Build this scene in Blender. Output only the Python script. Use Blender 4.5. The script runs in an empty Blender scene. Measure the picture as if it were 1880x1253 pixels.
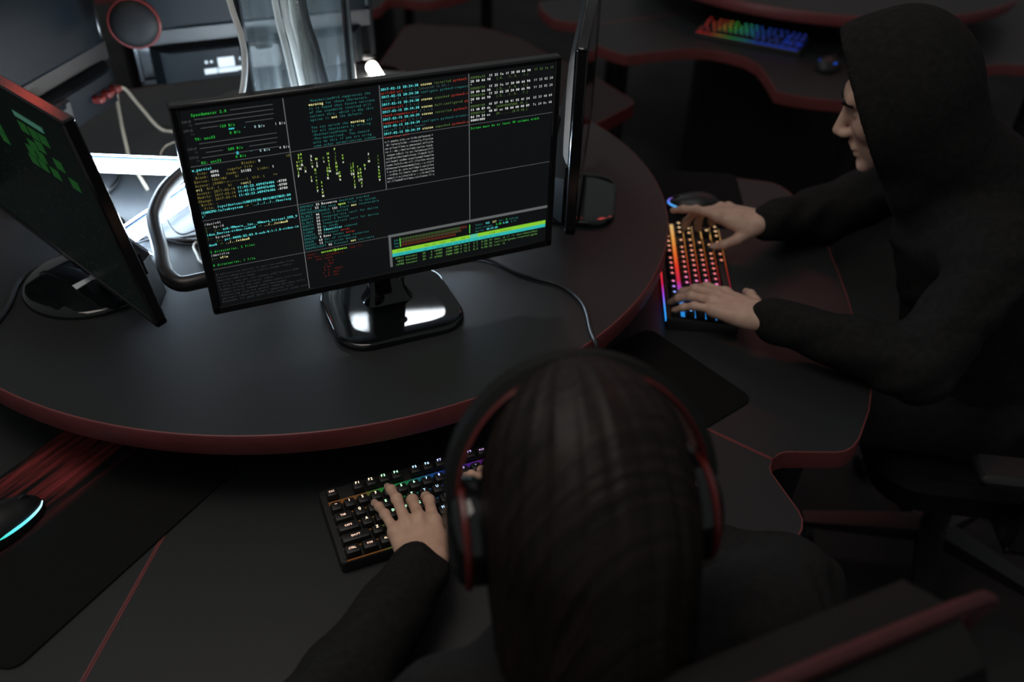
import bpy, math, random
import numpy as np
from mathutils import Matrix, Vector

# ------------------------------------------------------------------ camera, world, lights
SC = bpy.context.scene
COL = SC.collection
Z0 = 0.88                       # height of the round shelf above the floor
DZ = Z0 - 0.13                  # height of the lower desk panels
random.seed(4)
RNG = np.random.default_rng(7)

cam_d = bpy.data.cameras.new('camera')
cam = bpy.data.objects.new('camera', cam_d)
COL.objects.link(cam)
cam_d.sensor_width = 36.0
cam_d.lens = 1603.7 / 1880 * 36
cam_d.clip_start = 0.02
cR, cU, cF = Vector((0.918, -0.397, 0.023)), Vector((0.223, 0.562, 0.796)), Vector((0.329, 0.726, -0.605))
cF.normalize(); cR = (cR - cF * cR.dot(cF)).normalized(); cU = cR.cross(cF)
m = Matrix.Identity(4)
for i in range(3):
    m[i][0], m[i][1], m[i][2] = cR[i], cU[i], -cF[i]
m.translation = Vector((-0.3029, -1.1228, 0.8323 + Z0))
cam.matrix_world = m
cam_d.dof.use_dof = True
cam_d.dof.focus_distance = 1.27
cam_d.dof.aperture_fstop = 2.4
SC.camera = cam

SC.view_settings.view_transform = 'Standard'
SC.view_settings.look = 'None'
SC.view_settings.exposure = 0.0
SC.view_settings.gamma = 1.0
SC.view_settings.use_curve_mapping = False

world = bpy.data.worlds.new('dim_room')
SC.world = world
world.use_nodes = True
bgn = world.node_tree.nodes['Background']
bgn.inputs[0].default_value = (0.96, 1.0, 1.0, 1)
bgn.inputs[1].default_value = 0.14

def area(name, loc, target, size, power, color):
    d = bpy.data.lights.new(name, 'AREA')
    d.shape = 'RECTANGLE'; d.size, d.size_y = size
    d.energy = power; d.color = color
    o = bpy.data.objects.new(name, d)
    COL.objects.link(o)
    o.location = loc
    o.rotation_euler = (Vector(target) - Vector(loc)).to_track_quat('-Z', 'Y').to_euler()
    return o
# red neon strips of the hall: one over the far desks, one high to the left
area('red_ceiling_strip', (2.7, 1.9, 3.0), (0.9, 0.9, 0.8), (2.2, 0.12), 3.6, (1.0, 0.10, 0.07))
area('red_wall_strip', (-0.87, 2.10, 2.20), (-0.43, 0.09, 1.27), (0.14, 0.06), 0.16, (1.0, 0.09, 0.05))
# dim warm ceiling lamp above the aisle, the one that models hands and faces
area('ceiling_lamp', (-0.55, -0.25, 2.9), (0.1, -0.2, 0.8), (1.1, 1.1), 12.5, (1.0, 0.91, 0.83))
# slim ceiling panel over the far desks, the one mirrored in the monitor foot
area('ceiling_panel', (0.65, 2.31, 2.63), (0.65, 2.31, 0.0), (0.50, 0.14), 5.0, (0.86, 0.94, 1.0)).rotation_euler = (0, 0, -0.27)

# ------------------------------------------------------------------ helpers
def lin(c):
    if isinstance(c, str):
        c = tuple(int(c[i:i + 2], 16) / 255 for i in (1, 3, 5))
    return tuple(x / 12.92 if x <= 0.04045 else ((x + 0.055) / 1.055) ** 2.4 for x in c)

def mat(name, col, rough=0.5, metal=0.0, spec=0.5, emis=None, es=1.0, noise=0.0, nscale=40.0, bump=0.0, bscale=200.0, coat=0.0):
    mt = bpy.data.materials.new(name)
    mt.use_nodes = True
    nt = mt.node_tree
    b = nt.nodes['Principled BSDF']
    b.inputs['Base Color'].default_value = (*col, 1)
    b.inputs['Roughness'].default_value = rough
    b.inputs['Metallic'].default_value = metal
    b.inputs['Specular IOR Level'].default_value = spec
    b.inputs['Coat Weight'].default_value = coat
    if emis:
        b.inputs['Emission Color'].default_value = (*emis, 1)
        b.inputs['Emission Strength'].default_value = es
    if noise or bump:
        tc = nt.nodes.new('ShaderNodeTexCoord')
    if noise:
        n = nt.nodes.new('ShaderNodeTexNoise')
        n.inputs['Scale'].default_value = nscale
        n.inputs['Detail'].default_value = 5
        nt.links.new(tc.outputs['Object'], n.inputs['Vector'])
        r = nt.nodes.new('ShaderNodeMapRange')
        r.inputs[1].default_value = 0.3; r.inputs[2].default_value = 0.7
        r.inputs[3].default_value = 1 - noise; r.inputs[4].default_value = 1 + noise
        nt.links.new(n.outputs['Fac'], r.inputs[0])
        mx = nt.nodes.new('ShaderNodeVectorMath'); mx.operation = 'SCALE'
        mx.inputs[0].default_value = col
        nt.links.new(r.outputs[0], mx.inputs['Scale'])
        nt.links.new(mx.outputs[0], b.inputs['Base Color'])
    if bump:
        n2 = nt.nodes.new('ShaderNodeTexNoise')
        n2.inputs['Scale'].default_value = bscale
        n2.inputs['Detail'].default_value = 3
        nt.links.new(tc.outputs['Object'], n2.inputs['Vector'])
        bp = nt.nodes.new('ShaderNodeBump')
        bp.inputs['Strength'].default_value = bump
        bp.inputs['Distance'].default_value = 0.002
        nt.links.new(n2.outputs['Fac'], bp.inputs['Height'])
        nt.links.new(bp.outputs[0], b.inputs['Normal'])
    return mt

def emat(name, col, s=1.0, back=(0.002, 0.002, 0.002)):
    return mat(name, back, 0.6, emis=col, es=s)

def ramp_mat(name, stops, axis=0, lo=-0.18, hi=0.18, strength=1.0):
    """LED back-light whose colour runs along one object axis"""
    mt = bpy.data.materials.new(name); mt.use_nodes = True
    nt = mt.node_tree; b = nt.nodes['Principled BSDF']
    b.inputs['Base Color'].default_value = (0.004, 0.004, 0.004, 1)
    tc = nt.nodes.new('ShaderNodeTexCoord'); sp = nt.nodes.new('ShaderNodeSeparateXYZ')
    nt.links.new(tc.outputs['Object'], sp.inputs[0])
    mr = nt.nodes.new('ShaderNodeMapRange')
    mr.inputs[1].default_value = lo; mr.inputs[2].default_value = hi
    nt.links.new(sp.outputs[axis], mr.inputs[0])
    cr = nt.nodes.new('ShaderNodeValToRGB')
    e = cr.color_ramp.elements
    while len(e) < len(stops):
        e.new(0.5)
    for k, (p, c) in enumerate(stops):
        e[k].position = p; e[k].color = (*c, 1)
    nt.links.new(mr.outputs[0], cr.inputs[0])
    nt.links.new(cr.outputs[0], b.inputs['Emission Color'])
    b.inputs['Emission Strength'].default_value = strength
    return mt

class MB:
    def __init__(s):
        s.v, s.f = [], []
    def add(s, vs, fs):
        n = len(s.v)
        s.v += [tuple(float(a) for a in v) for v in vs]
        s.f += [tuple(i + n for i in f) for f in fs]
        return s
    def box(s, c, d, bev=0.0, M=None):
        x, y, z = d[0] / 2, d[1] / 2, d[2] / 2
        if not bev:
            vs = [(sx * x, sy * y, sz * z) for sz in (-1, 1) for sx, sy in ((-1, -1), (1, -1), (1, 1), (-1, 1))]
            fs = [(3, 2, 1, 0), (4, 5, 6, 7), (0, 1, 5, 4), (1, 2, 6, 5), (2, 3, 7, 6), (3, 0, 4, 7)]
            vs = [(a + c[0], b + c[1], e + c[2]) for a, b, e in vs]
        else:
            vs, fs = [], []
            for zz, ins in ((-z, bev), (-z + bev, 0), (z - bev, 0), (z, bev)):
                for sx, sy in ((-1, -1), (1, -1), (1, 1), (-1, 1)):
                    if sx * sy > 0:
                        p = [(sx * (x - bev), sy * (y - ins)), (sx * (x - ins), sy * (y - bev))]
                    else:
                        p = [(sx * (x - ins), sy * (y - bev)), (sx * (x - bev), sy * (y - ins))]
                    # keep counter-clockwise order
                    if (sx, sy) in ((-1, -1), (1, 1)):
                        p = [(sx * (x - ins), sy * (y - bev)), (sx * (x - bev), sy * (y - ins))]
                    else:
                        p = [(sx * (x - bev), sy * (y - ins)), (sx * (x - ins), sy * (y - bev))]
                    for a, b in p:
                        vs.append((c[0] + a, c[1] + b, c[2] + zz))
            for r in range(3):
                for i in range(8):
                    j = (i + 1) % 8
                    fs.append((r * 8 + i, r * 8 + j, r * 8 + 8 + j, r * 8 + 8 + i))
            fs.append(tuple(range(7, -1, -1))); fs.append(tuple(range(24, 32)))
        if M is not None:
            vs = [tuple(M @ Vector(v)) for v in vs]
        return s.add(vs, fs)
    def loops(s, rings, cap0=True, cap1=True, closed=True):
        n = len(rings[0]); vs = [p for r in rings for p in r]; fs = []
        for k in range(len(rings) - 1):
            for i in range(n if closed else n - 1):
                j = (i + 1) % n
                fs.append((k * n + i, k * n + j, k * n + n + j, k * n + n + i))
        if cap0: fs.append(tuple(range(n - 1, -1, -1)))
        if cap1: fs.append(tuple(range((len(rings) - 1) * n, len(rings) * n)))
        return s.add(vs, fs)
    def prism(s, poly, z0, z1, bev=0.0):
        """counter-clockwise outline raised from z0 to z1, with a small chamfer on top"""
        if bev:
            c = np.mean(np.array(poly), axis=0)
            ins = []
            n = len(poly)
            for i in range(n):
                a, b, d = np.array(poly[i - 1]), np.array(poly[i]), np.array(poly[(i + 1) % n])
                t = (b - a) / (np.linalg.norm(b - a) + 1e-9) + (d - b) / (np.linalg.norm(d - b) + 1e-9)
                t /= np.linalg.norm(t) + 1e-9
                ins.append(b + bev * np.array((-t[1], t[0])))
            return s.loops([[(*p, z0) for p in poly], [(*p, z1 - bev) for p in poly], [(*p, z1) for p in ins]])
        return s.loops([[(*p, z0) for p in poly], [(*p, z1) for p in poly]])
    def lathe(s, prof, n=32, c=(0, 0, 0), M=None):
        rings = [[(r * math.cos(2 * math.pi * i / n) + c[0], r * math.sin(2 * math.pi * i / n) + c[1], z + c[2]) for i in range(n)] for r, z in prof]
        if M is not None:
            rings = [[tuple(M @ Vector(p)) for p in r] for r in rings]
        return s.loops(rings)
    def tube(s, pts, r, n=8, sub=6, caps=True, ribs=None):
        P = catmull(pts, sub) if sub > 1 else [np.array(p, float) for p in pts]
        rr = r if hasattr(r, '__len__') else None
        T = [P[min(i + 1, len(P) - 1)] - P[max(i - 1, 0)] for i in range(len(P))]
        T = [t / (np.linalg.norm(t) + 1e-12) for t in T]
        u = np.cross(T[0], (0.31, 0.22, 0.92)); u /= np.linalg.norm(u)
        rings = []
        for i, p in enumerate(P):
            u = u - T[i] * (u @ T[i]); u /= np.linalg.norm(u) + 1e-12
            w = np.cross(T[i], u)
            q = (np.interp(i / (len(P) - 1), np.linspace(0, 1, len(rr)), rr) if rr is not None else r)
            if ribs and i % 2: q *= ribs
            rings.append([tuple(p + q * (math.cos(2 * math.pi * k / n) * u + math.sin(2 * math.pi * k / n) * w)) for k in range(n)])
        return s.loops(rings, caps, caps)

def catmull(pts, sub):
    P = [np.array(p, float) for p in pts]
    P = [2 * P[0] - P[1]] + P + [2 * P[-1] - P[-2]]
    out = []
    for i in range(1, len(P) - 2):
        for k in range(sub):
            t = k / sub
            a, b, c, d = P[i - 1], P[i], P[i + 1], P[i + 2]
            out.append(0.5 * (2 * b + (c - a) * t + (2 * a - 5 * b + 4 * c - d) * t * t + (3 * b - a - 3 * c + d) * t ** 3))
    out.append(P[-2])
    return out

def mesh_of(name, v, f, smooth=True, ang=40):
    me = bpy.data.meshes.new(name)
    me.from_pydata([tuple(map(float, p)) for p in v], [], [tuple(map(int, q)) for q in f])
    me.validate()
    me.update()
    if smooth:
        me.polygons.foreach_set('use_smooth', [True] * len(me.polygons))
        try:
            me.set_sharp_from_angle(angle=math.radians(ang))
        except Exception:
            pass
    return me

def obj(name, geo, mt, parent=None, smooth=True, ang=40):
    me = geo if isinstance(geo, bpy.types.Mesh) else mesh_of(name, geo.v, geo.f, smooth, ang)
    if mt is not None and not me.materials:
        me.materials.append(mt)
    o = bpy.data.objects.new(name, me)
    COL.objects.link(o)
    o.parent = parent
    return o

def tag(o, label, cat, group=None):
    o['label'] = label; o['category'] = cat
    if group: o['group'] = group
    return o

def thing(name, label, cat, loc=(0, 0, 0), rz=0.0, group=None):
    o = bpy.data.objects.new(name, None)
    o.empty_display_size = 0.05
    COL.objects.link(o)
    o.location = loc; o.rotation_euler = (0, 0, rz)
    return tag(o, label, cat, group)

def struct(name, geo, mt):
    o = obj(name, geo, mt); o['kind'] = 'structure'
    return o

def rrect(w, d, r, n=6, c=(0, 0)):
    out = []
    for cx, cy, a0 in ((w / 2 - r, d / 2 - r, 0), (-w / 2 + r, d / 2 - r, 90), (-w / 2 + r, -d / 2 + r, 180), (w / 2 - r, -d / 2 + r, 270)):
        for k in range(n + 1):
            a = math.radians(a0 + 90 * k / n)
            out.append((c[0] + cx + r * math.cos(a), c[1] + cy + r * math.sin(a)))
    return out

# ------------------------------------------------------------------ signed-distance modelling for bodies
def capsule(a, b, ra, rb=None):
    a, b = np.array(a, np.float32), np.array(b, np.float32); rb = ra if rb is None else rb
    ba = b - a; L2 = max(float(ba @ ba), 1e-12)
    def f(P):
        t = np.clip(((P - a) @ ba) / L2, 0, 1)
        return np.linalg.norm(P - a - t[..., None] * ba, axis=-1) - (ra + (rb - ra) * t)
    return f
def ellip(c, r, M=None):
    c, r = np.array(c, np.float32), np.array(r, np.float32)
    def f(P):
        q = P - c
        if M is not None: q = q @ M
        k0 = np.linalg.norm(q / r, axis=-1); k1 = np.linalg.norm(q / (r * r), axis=-1)
        return k0 * (k0 - 1) / np.maximum(k1, 1e-6)
    return f
def plane(n, d):
    n = np.array(n, np.float32); n = n / np.linalg.norm(n)
    return lambda P: P @ n - d
def evalsdf(ops, P):
    D = None
    for op in ops:
        fn, k, mode = (op + (0.0, 'u'))[:3] if len(op) < 3 else op
        d = fn(P)
        if D is None: D = d; continue
        if mode == 'u':
            if k > 0:
                h = np.clip(0.5 + 0.5 * (D - d) / k, 0, 1); D = D * (1 - h) + d * h - k * h * (1 - h)
            else: D = np.minimum(D, d)
        elif mode == 's':
            if k > 0:
                h = np.clip(0.5 - 0.5 * (D + d) / k, 0, 1); D = D * (1 - h) - d * h + k * h * (1 - h)
            else: D = np.maximum(D, -d)
        elif mode == 'i':
            D = np.maximum(D, d)
        elif mode == 'n':
            D = D + d
    return D
def nets(ops, lo, hi, h):
    lo = np.array(lo, np.float32); hi = np.array(hi, np.float32)
    n = np.ceil((hi - lo) / h).astype(int) + 1
    ax = [lo[i] + h * np.arange(n[i], dtype=np.float32) for i in range(3)]
    F = np.empty(n, np.float32)
    for i in range(0, n[0], 16):
        G = np.stack(np.meshgrid(ax[0][i:i + 16], ax[1], ax[2], indexing='ij'), -1)
        F[i:i + 16] = evalsdf(ops, G)
    F[0] = F[-1] = 1; F[:, 0] = F[:, -1] = 1; F[:, :, 0] = F[:, :, -1] = 1
    ins = F < 0
    m_ = np.array(n) - 1
    S = np.zeros((*m_, 3), np.float32); C = np.zeros(m_, np.float32)
    sl = lambda o: tuple(slice(o[i], o[i] + m_[i]) for i in range(3))
    for axis in range(3):
        o1, o2 = [(axis + 1) % 3, (axis + 2) % 3]
        for a in (0, 1):
            for b in (0, 1):
                o = [0, 0, 0]; o[o1] = a; o[o2] = b
                e = list(o); e[axis] = 1
                f0, f1 = F[sl(o)], F[sl(e)]
                x = (f0 < 0) != (f1 < 0)
                t = np.where(x, f0 / np.where(np.abs(f0 - f1) < 1e-12, 1, f0 - f1), 0)
                for q in range(3):
                    S[..., q] += np.where(x, (t if q == axis else o[q]), 0)
                C += x
    act = C > 0
    idx = -np.ones(m_, int); ii = np.argwhere(act); idx[act] = np.arange(len(ii))
    V = lo + h * (ii + S[act] / C[act][:, None])
    faces = []
    for axis in range(3):
        o1, o2 = (axis + 1) % 3, (axis + 2) % 3
        s0 = [slice(1, n[i] - 1) for i in range(3)]; s1 = list(s0)
        s0[axis] = slice(0, n[axis] - 1); s1[axis] = slice(1, n[axis])
        a, b = ins[tuple(s0)], ins[tuple(s1)]
        off = np.array([1, 1, 1]); off[axis] = 0
        for sel, flip in ((a & ~b, False), (~a & b, True)):
            w = np.argwhere(sel) + off
            if not len(w): continue
            d1 = np.zeros(3, int); d1[o1] = 1; d2 = np.zeros(3, int); d2[o2] = 1
            q = [idx[tuple((w - x).T)] for x in (d1 + d2, d2, 0 * d1, d1)]
            if flip: q = q[::-1]
            faces.append(np.stack(q, 1))
    Fc = np.concatenate(faces)
    return V, Fc[(Fc >= 0).all(1)]
class Geo:
    def __init__(s): s.v = []; s.f = []; s.n = 0
    def add(s, V, F):
        s.v += [tuple(map(float, p)) for p in V]; s.f += [tuple(int(i) + s.n for i in q) for q in F]; s.n += len(V)
        return s

# ------------------------------------------------------------------ materials
M_lam = mat('grey_laminate', (0.0185, 0.0200, 0.0210), 0.45, noise=0.08, nscale=300, bump=0.05, bscale=900, spec=0.40)
M_red = mat('red_edge_band', (0.16, 0.034, 0.036), 0.45, noise=0.10, nscale=20)
M_redleaf = mat('red_edge_leaf', (0.12, 0.012, 0.012), 0.45)
M_blk = mat('black_plastic', (0.012, 0.012, 0.013), 0.42, bump=0.05, bscale=700)
M_blkgloss = mat('black_gloss_plastic', (0.006, 0.007, 0.008), 0.03, spec=0.6, noise=0.1)
M_bezel = mat('bezel_plastic', (0.010, 0.010, 0.011), 0.13, bump=0.02, bscale=600)
M_back = mat('monitor_back_plastic', (0.004, 0.0065, 0.009), 0.50, spec=0.20, bump=0.10, bscale=500)
M_glass = mat('screen_black', (0.004, 0.0045, 0.005), 0.30, spec=0.35, emis=(0.0040, 0.0046, 0.0052), noise=0.1)
M_off = mat('screen_off_glass', (0.004, 0.004, 0.004), 0.08, spec=0.5, noise=0.1)
M_cloth = mat('black_cotton', (0.0165, 0.0161, 0.0159), 0.95, spec=0.1, noise=0.2, nscale=120, bump=0.2, bscale=500)
M_cloth2 = mat('black_hoodie_jersey', (0.0165, 0.0161, 0.0161), 0.95, spec=0.1, noise=0.2, nscale=90, bump=0.25, bscale=400)
M_trous = mat('black_trousers', (0.020, 0.020, 0.021), 0.9, spec=0.1, noise=0.15)
M_floor = mat('dark_floor', (0.034, 0.033, 0.033), 0.7, spec=0.15, noise=0.3, nscale=3)
M_conc = mat('concrete', (0.80, 0.81, 0.81), 0.9, noise=0.35, nscale=5, bump=0.4, bscale=30)
M_dark = mat('dark_paint', (0.035, 0.034, 0.034), 0.8, noise=0.1)
M_white = mat('white_cable_sheath', (0.82, 0.81, 0.76), 0.45, noise=0.06, nscale=30)
M_beige = mat('beige_cable_sheath', (0.34, 0.29, 0.22), 0.5, noise=0.06)
M_greyc = mat('grey_conduit', (0.33, 0.35, 0.33), 0.4, noise=0.1)
M_cblk = mat('black_cable_sheath', (0.012, 0.012, 0.013), 0.45, noise=0.1)
M_steel = mat('dark_steel_tube', (0.014, 0.012, 0.012), 0.38, metal=0.0, noise=0.15, nscale=12)
M_chrome = mat('chrome', (0.6, 0.6, 0.6), 0.15, metal=1.0, noise=0.05)
M_lamp = mat('lamp_diffuser', (0.8, 0.85, 0.9), 0.5, emis=(0.64, 0.82, 1.0), es=28.0)
M_lampblue = mat('lamp_spine', (0.02, 0.07, 0.30), 0.6, noise=0.05)
M_leath = mat('black_leatherette', (0.008, 0.008, 0.008), 0.6, spec=0.2, bump=0.15, bscale=250)
M_pipe = mat('red_piping', (0.055, 0.009, 0.011), 0.5, noise=0.1)
M_redpl = mat('red_plastic', (0.10, 0.010, 0.009), 0.35, noise=0.1)
M_pad = mat('black_mouse_mat', (0.008, 0.008, 0.008), 0.9, spec=0.1, noise=0.1, bump=0.1, bscale=1200)
M_key = mat('black_keycap', (0.012, 0.012, 0.012), 0.5, bump=0.03, bscale=900)
M_label = mat('white_sticker', (0.75, 0.80, 0.84), 0.5, noise=0.05)
M_neck = M_blkgloss

def skin_mat(name, col):
    mt = mat(name, col, 0.48, spec=0.4, noise=0.10, nscale=60, bump=0.12, bscale=450)
    b = mt.node_tree.nodes['Principled BSDF']
    b.inputs['Subsurface Weight'].default_value = 0.12
    b.inputs['Subsurface Radius'].default_value = (0.006, 0.002, 0.001)
    b.inputs['Subsurface Scale'].default_value = 1.0
    return mt
M_skin = skin_mat('skin', (0.66, 0.42, 0.31))
M_skin2 = skin_mat('skin_warm', (0.62, 0.41, 0.32))

def hair_mat():
    mt = mat('dark_brown_hair', (0.012, 0.008, 0.006), 0.45, spec=0.22)
    nt = mt.node_tree; b = nt.nodes['Principled BSDF']
    tc = nt.nodes.new('ShaderNodeTexCoord'); mp = nt.nodes.new('ShaderNodeMapping')
    mp.inputs['Scale'].default_value = (9, 210, 9)
    n = nt.nodes.new('ShaderNodeTexNoise'); n.inputs['Scale'].default_value = 1.0; n.inputs['Detail'].default_value = 6
    nt.links.new(tc.outputs['Object'], mp.inputs[0]); nt.links.new(mp.outputs[0], n.inputs['Vector'])
    bp = nt.nodes.new('ShaderNodeBump'); bp.inputs['Strength'].default_value = 0.55; bp.inputs['Distance'].default_value = 0.004
    nt.links.new(n.outputs['Fac'], bp.inputs['Height']); nt.links.new(bp.outputs[0], b.inputs['Normal'])
    cr = nt.nodes.new('ShaderNodeValToRGB')
    cr.color_ramp.elements[0].color = (0.005, 0.004, 0.0035, 1); cr.color_ramp.elements[1].color = (0.018, 0.012, 0.009, 1)
    cr.color_ramp.elements[0].position = 0.35; cr.color_ramp.elements[1].position = 0.7
    nt.links.new(n.outputs['Fac'], cr.inputs[0]); nt.links.new(cr.outputs[0], b.inputs['Base Color'])
    return mt
M_hair = hair_mat()

def acrylic_mat():
    mt = bpy.data.materials.new('clear_acrylic'); mt.use_nodes = True
    nt = mt.node_tree; nt.nodes.clear()
    out = nt.nodes.new('ShaderNodeOutputMaterial')
    tr = nt.nodes.new('ShaderNodeBsdfTransparent'); tr.inputs[0].default_value = (0.97, 0.985, 0.99, 1)
    gl = nt.nodes.new('ShaderNodeBsdfGlossy'); gl.inputs['Roughness'].default_value = 0.04
    df = nt.nodes.new('ShaderNodeBsdfDiffuse'); df.inputs[0].default_value = (0.55, 0.65, 0.70, 1)
    lw = nt.nodes.new('ShaderNodeLayerWeight'); lw.inputs['Blend'].default_value = 0.10
    tc = nt.nodes.new('ShaderNodeTexCoord'); mp = nt.nodes.new('ShaderNodeMapping'); mp.inputs['Scale'].default_value = (60, 60, 4)
    n = nt.nodes.new('ShaderNodeTexNoise'); n.inputs['Scale'].default_value = 1.0; n.inputs['Detail'].default_value = 4
    nt.links.new(tc.outputs['Object'], mp.inputs[0]); nt.links.new(mp.outputs[0], n.inputs['Vector'])
    mr = nt.nodes.new('ShaderNodeMapRange'); mr.inputs[1].default_value = 0.4; mr.inputs[2].default_value = 0.8
    mr.inputs[3].default_value = 0.015; mr.inputs[4].default_value = 0.085
    nt.links.new(n.outputs['Fac'], mr.inputs[0])
    m1 = nt.nodes.new('ShaderNodeMixShader'); m2 = nt.nodes.new('ShaderNodeMixShader')
    nt.links.new(mr.outputs[0], m1.inputs[0]); nt.links.new(tr.outputs[0], m1.inputs[1]); nt.links.new(df.outputs[0], m1.inputs[2])
    nt.links.new(lw.outputs['Fresnel'], m2.inputs[0]); nt.links.new(m1.outputs[0], m2.inputs[1]); nt.links.new(gl.outputs[0], m2.inputs[2])
    nt.links.new(m2.outputs[0], out.inputs[0])
    return mt
M_acr = acrylic_mat()

# ------------------------------------------------------------------ the room
fl = MB().add([(-6, -5, 0), (9, -5, 0), (9, 9, 0), (-6, 9, 0)], [(0, 1, 2, 3)])
struct('floor', fl, M_floor)
wdir = Vector((0.447, -0.894, 0)); wn = Vector((-0.894, -0.447, 0)); w0 = Vector((4.34, 2.45, 0))
def wallpt(s, z, off=0.0):
    p = w0 + wdir * s + wn * off
    return (p.x, p.y, z)
wall = MB().add([wallpt(-7, 0, -0.02), wallpt(6, 0, -0.02), wallpt(6, 3.2, -0.02), wallpt(-7, 3.2, -0.02)], [(3, 2, 1, 0)])
wall_right = struct('wall_right', wall, M_dark)
for k, s in enumerate((-5.9, -4.45, -3.0, -1.55, -0.10, 1.40, 2.9)):
    p = MB()
    a, b = s, s + 1.38
    p.add([wallpt(a, 0.02), wallpt(b, 0.02), wallpt(b, 2.9), wallpt(a, 2.9), wallpt(a, 0.02, 0.03), wallpt(b, 0.02, 0.03), wallpt(b, 2.9, 0.03), wallpt(a, 2.9, 0.03)],
          [(3, 2, 1, 0), (4, 5, 6, 7), (0, 1, 5, 4), (1, 2, 6, 5), (2, 3, 7, 6), (3, 0, 4, 7)])
    obj('concrete_panel', p, M_conc, wall_right, smooth=False)

# ------------------------------------------------------------------ hexagonal desks
CX, CY = -0.023, 0.4675
def pol(a, r, c=(0, 0)):
    t = math.radians(a)
    return (c[0] + r * math.cos(t), c[1] + r * math.sin(t))

def make_desk(name, label, c, rot, belly, skip=()):
    t = thing(name, label, 'desk', (c[0], c[1], 0), math.radians(rot))
    n = 128
    R = 0.701
    top = MB().lathe([(0.0005, Z0 - 0.003), (R - 0.002, Z0 - 0.003), (R - 0.002, Z0), (0.0005, Z0)], n)
    obj('shelf_top', top, M_lam, t)
    under = MB().lathe([(0.0005, Z0 - 0.036), (R - 0.003, Z0 - 0.036), (R - 0.003, Z0 - 0.0031), (0.0005, Z0 - 0.0031)], n)
    obj('shelf_core', under, M_dark, t)
    band = MB()
    prof = [(R - 0.0019, Z0 - 0.036), (R, Z0 - 0.0355), (R + 0.0012, Z0 - 0.033), (R + 0.0012, Z0 - 0.003), (R, Z0 - 0.0005), (R - 0.0019, Z0 + 0.0001)]
    band.loops([[(r * math.cos(2 * math.pi * i / n), r * math.sin(2 * math.pi * i / n), z) for i in range(n)] for r, z in prof + prof[:1]], False, False)
    obj('shelf_edge_band', band, M_red, t)
    obj('shelf_drum', MB().lathe([(0.42, 0.0), (0.42, Z0 - 0.036)], 48), M_cblk, t)
    # lower desk: six sectors with a notch at every seam and a hollow in front of the sitter
    half = [(29.86, 0.40), (29.90, 1.000), (28.9, 1.004), (28.3, 1.012), (25.9, 1.076), (25.3, 1.088), (24.4, 1.096), (23, 1.100), (19, 1.102), (16, 1.100),
            (13.5, 1.092), (11, 1.10 - 0.45 * belly), (8, 1.10 - 0.80 * belly), (4, 1.10 - 0.97 * belly)]
    prof = [(-a, r) for a, r in half] + [(0, 1.10 - belly)] + [(a, r) for a, r in half[::-1]]
    out = [pol(a, r) for a, r in prof]
    inner = [pol(a, 0.40) for a in np.linspace(29.0, -29.0, 9)]
    poly = out + inner
    pm = mesh_of('desk_panel', *(lambda b: (b.v, b.f))(MB().prism(poly, DZ - 0.034, DZ)), smooth=False)
    pm.materials.append(M_lam)
    # edge band: thin ribbon round the outline
    bm_ = MB()
    P = np.array(out)
    T = np.gradient(P, axis=0); T /= np.linalg.norm(T, axis=1)[:, None]
    N = np.stack([T[:, 1], -T[:, 0]], 1)
    rings = []
    for off, z in ((-0.0012, DZ + 0.0004), (0.0012, DZ + 0.0003), (0.0018, DZ - 0.002), (0.0018, DZ - 0.034), (-0.0012, DZ - 0.0345)):
        rings.append([(P[i, 0] + N[i, 0] * off, P[i, 1] + N[i, 1] * off, z) for i in range(len(P))])
    bm_.loops(rings[::-1] + rings[-1:], False, False, closed=False)
    bme = mesh_of('edge_band', bm_.v, bm_.f); bme.materials.append(M_red)
    for k in range(6):
        if k in skip: continue
        p = obj('desk_panel', pm, None, t); p.rotation_euler = (0, 0, math.radians(60 * k + 30))
        e = obj('edge_band', bme, None, p)
    for k in range(6):
        a = 60 * k
        x, y = pol(a, 0.86)
        leg = MB().lathe([(0.028, 0.012), (0.028, DZ - 0.034)], 16, (x, y, 0)).lathe([(0.045, 0.0), (0.045, 0.012)], 16, (x, y, 0))
        obj('leg', leg, M_blk, t)
    return t
# seams lie at 60, 120, ... degrees for the near desk
make_desk('gaming_desk', 'round two-level grey desk with red edging in the foreground', (CX, CY), 0, 0.03, skip=(0,))
make_desk('gaming_desk', 'blurred two-level desk with red edging behind the hooded person', (2.205, 1.645), 122, 0.27)
make_desk('gaming_desk', 'far two-level desk cut by the top edge behind the clear tube', (0.50, 3.13), 38, 0.20)

# side leaf running out from the back of the near desk
leaf_pts = [(0.600, 0.765), (0.785, 0.828), (0.955, 0.916), (0.990, 0.937), (0.998, 0.965), (0.980, 1.180), (0.928, 1.412), (0.905, 1.56), (0.851, 1.681), (0.835, 1.705), (0.63, 1.815), (0.603, 1.817), (0.580, 1.79), (0.375, 1.437), (0.31, 1.15), (0.45, 0.90)]
lt = thing('side_leaf', 'flat brownish side tabletop with red front edge behind the monitor', 'tabletop', (0, 0, 0))
M_lambrown = mat('brown_grey_laminate', (0.032, 0.024, 0.023), 0.6, spec=0.12, noise=0.08, nscale=200)
obj('top', MB().prism(leaf_pts, DZ - 0.039, DZ), M_lambrown, lt, smooth=False)
lb = MB()
P = np.array(leaf_pts + leaf_pts[:1]); T = np.gradient(P, axis=0); T /= np.linalg.norm(T, axis=1)[:, None]; N = np.stack([T[:, 1], -T[:, 0]], 1)
rg = [[(*(P[i] + N[i] * o_), z) for i in range(len(P))] for o_, z in ((0.0, DZ + 0.0005), (0.002, DZ + 0.0005), (0.002, DZ - 0.0385), (0.0, DZ - 0.0385))]
lb.loops(rg[::-1] + rg[-1:], False, False, closed=False)
obj('edge_band', lb, M_redleaf, lt)
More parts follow.
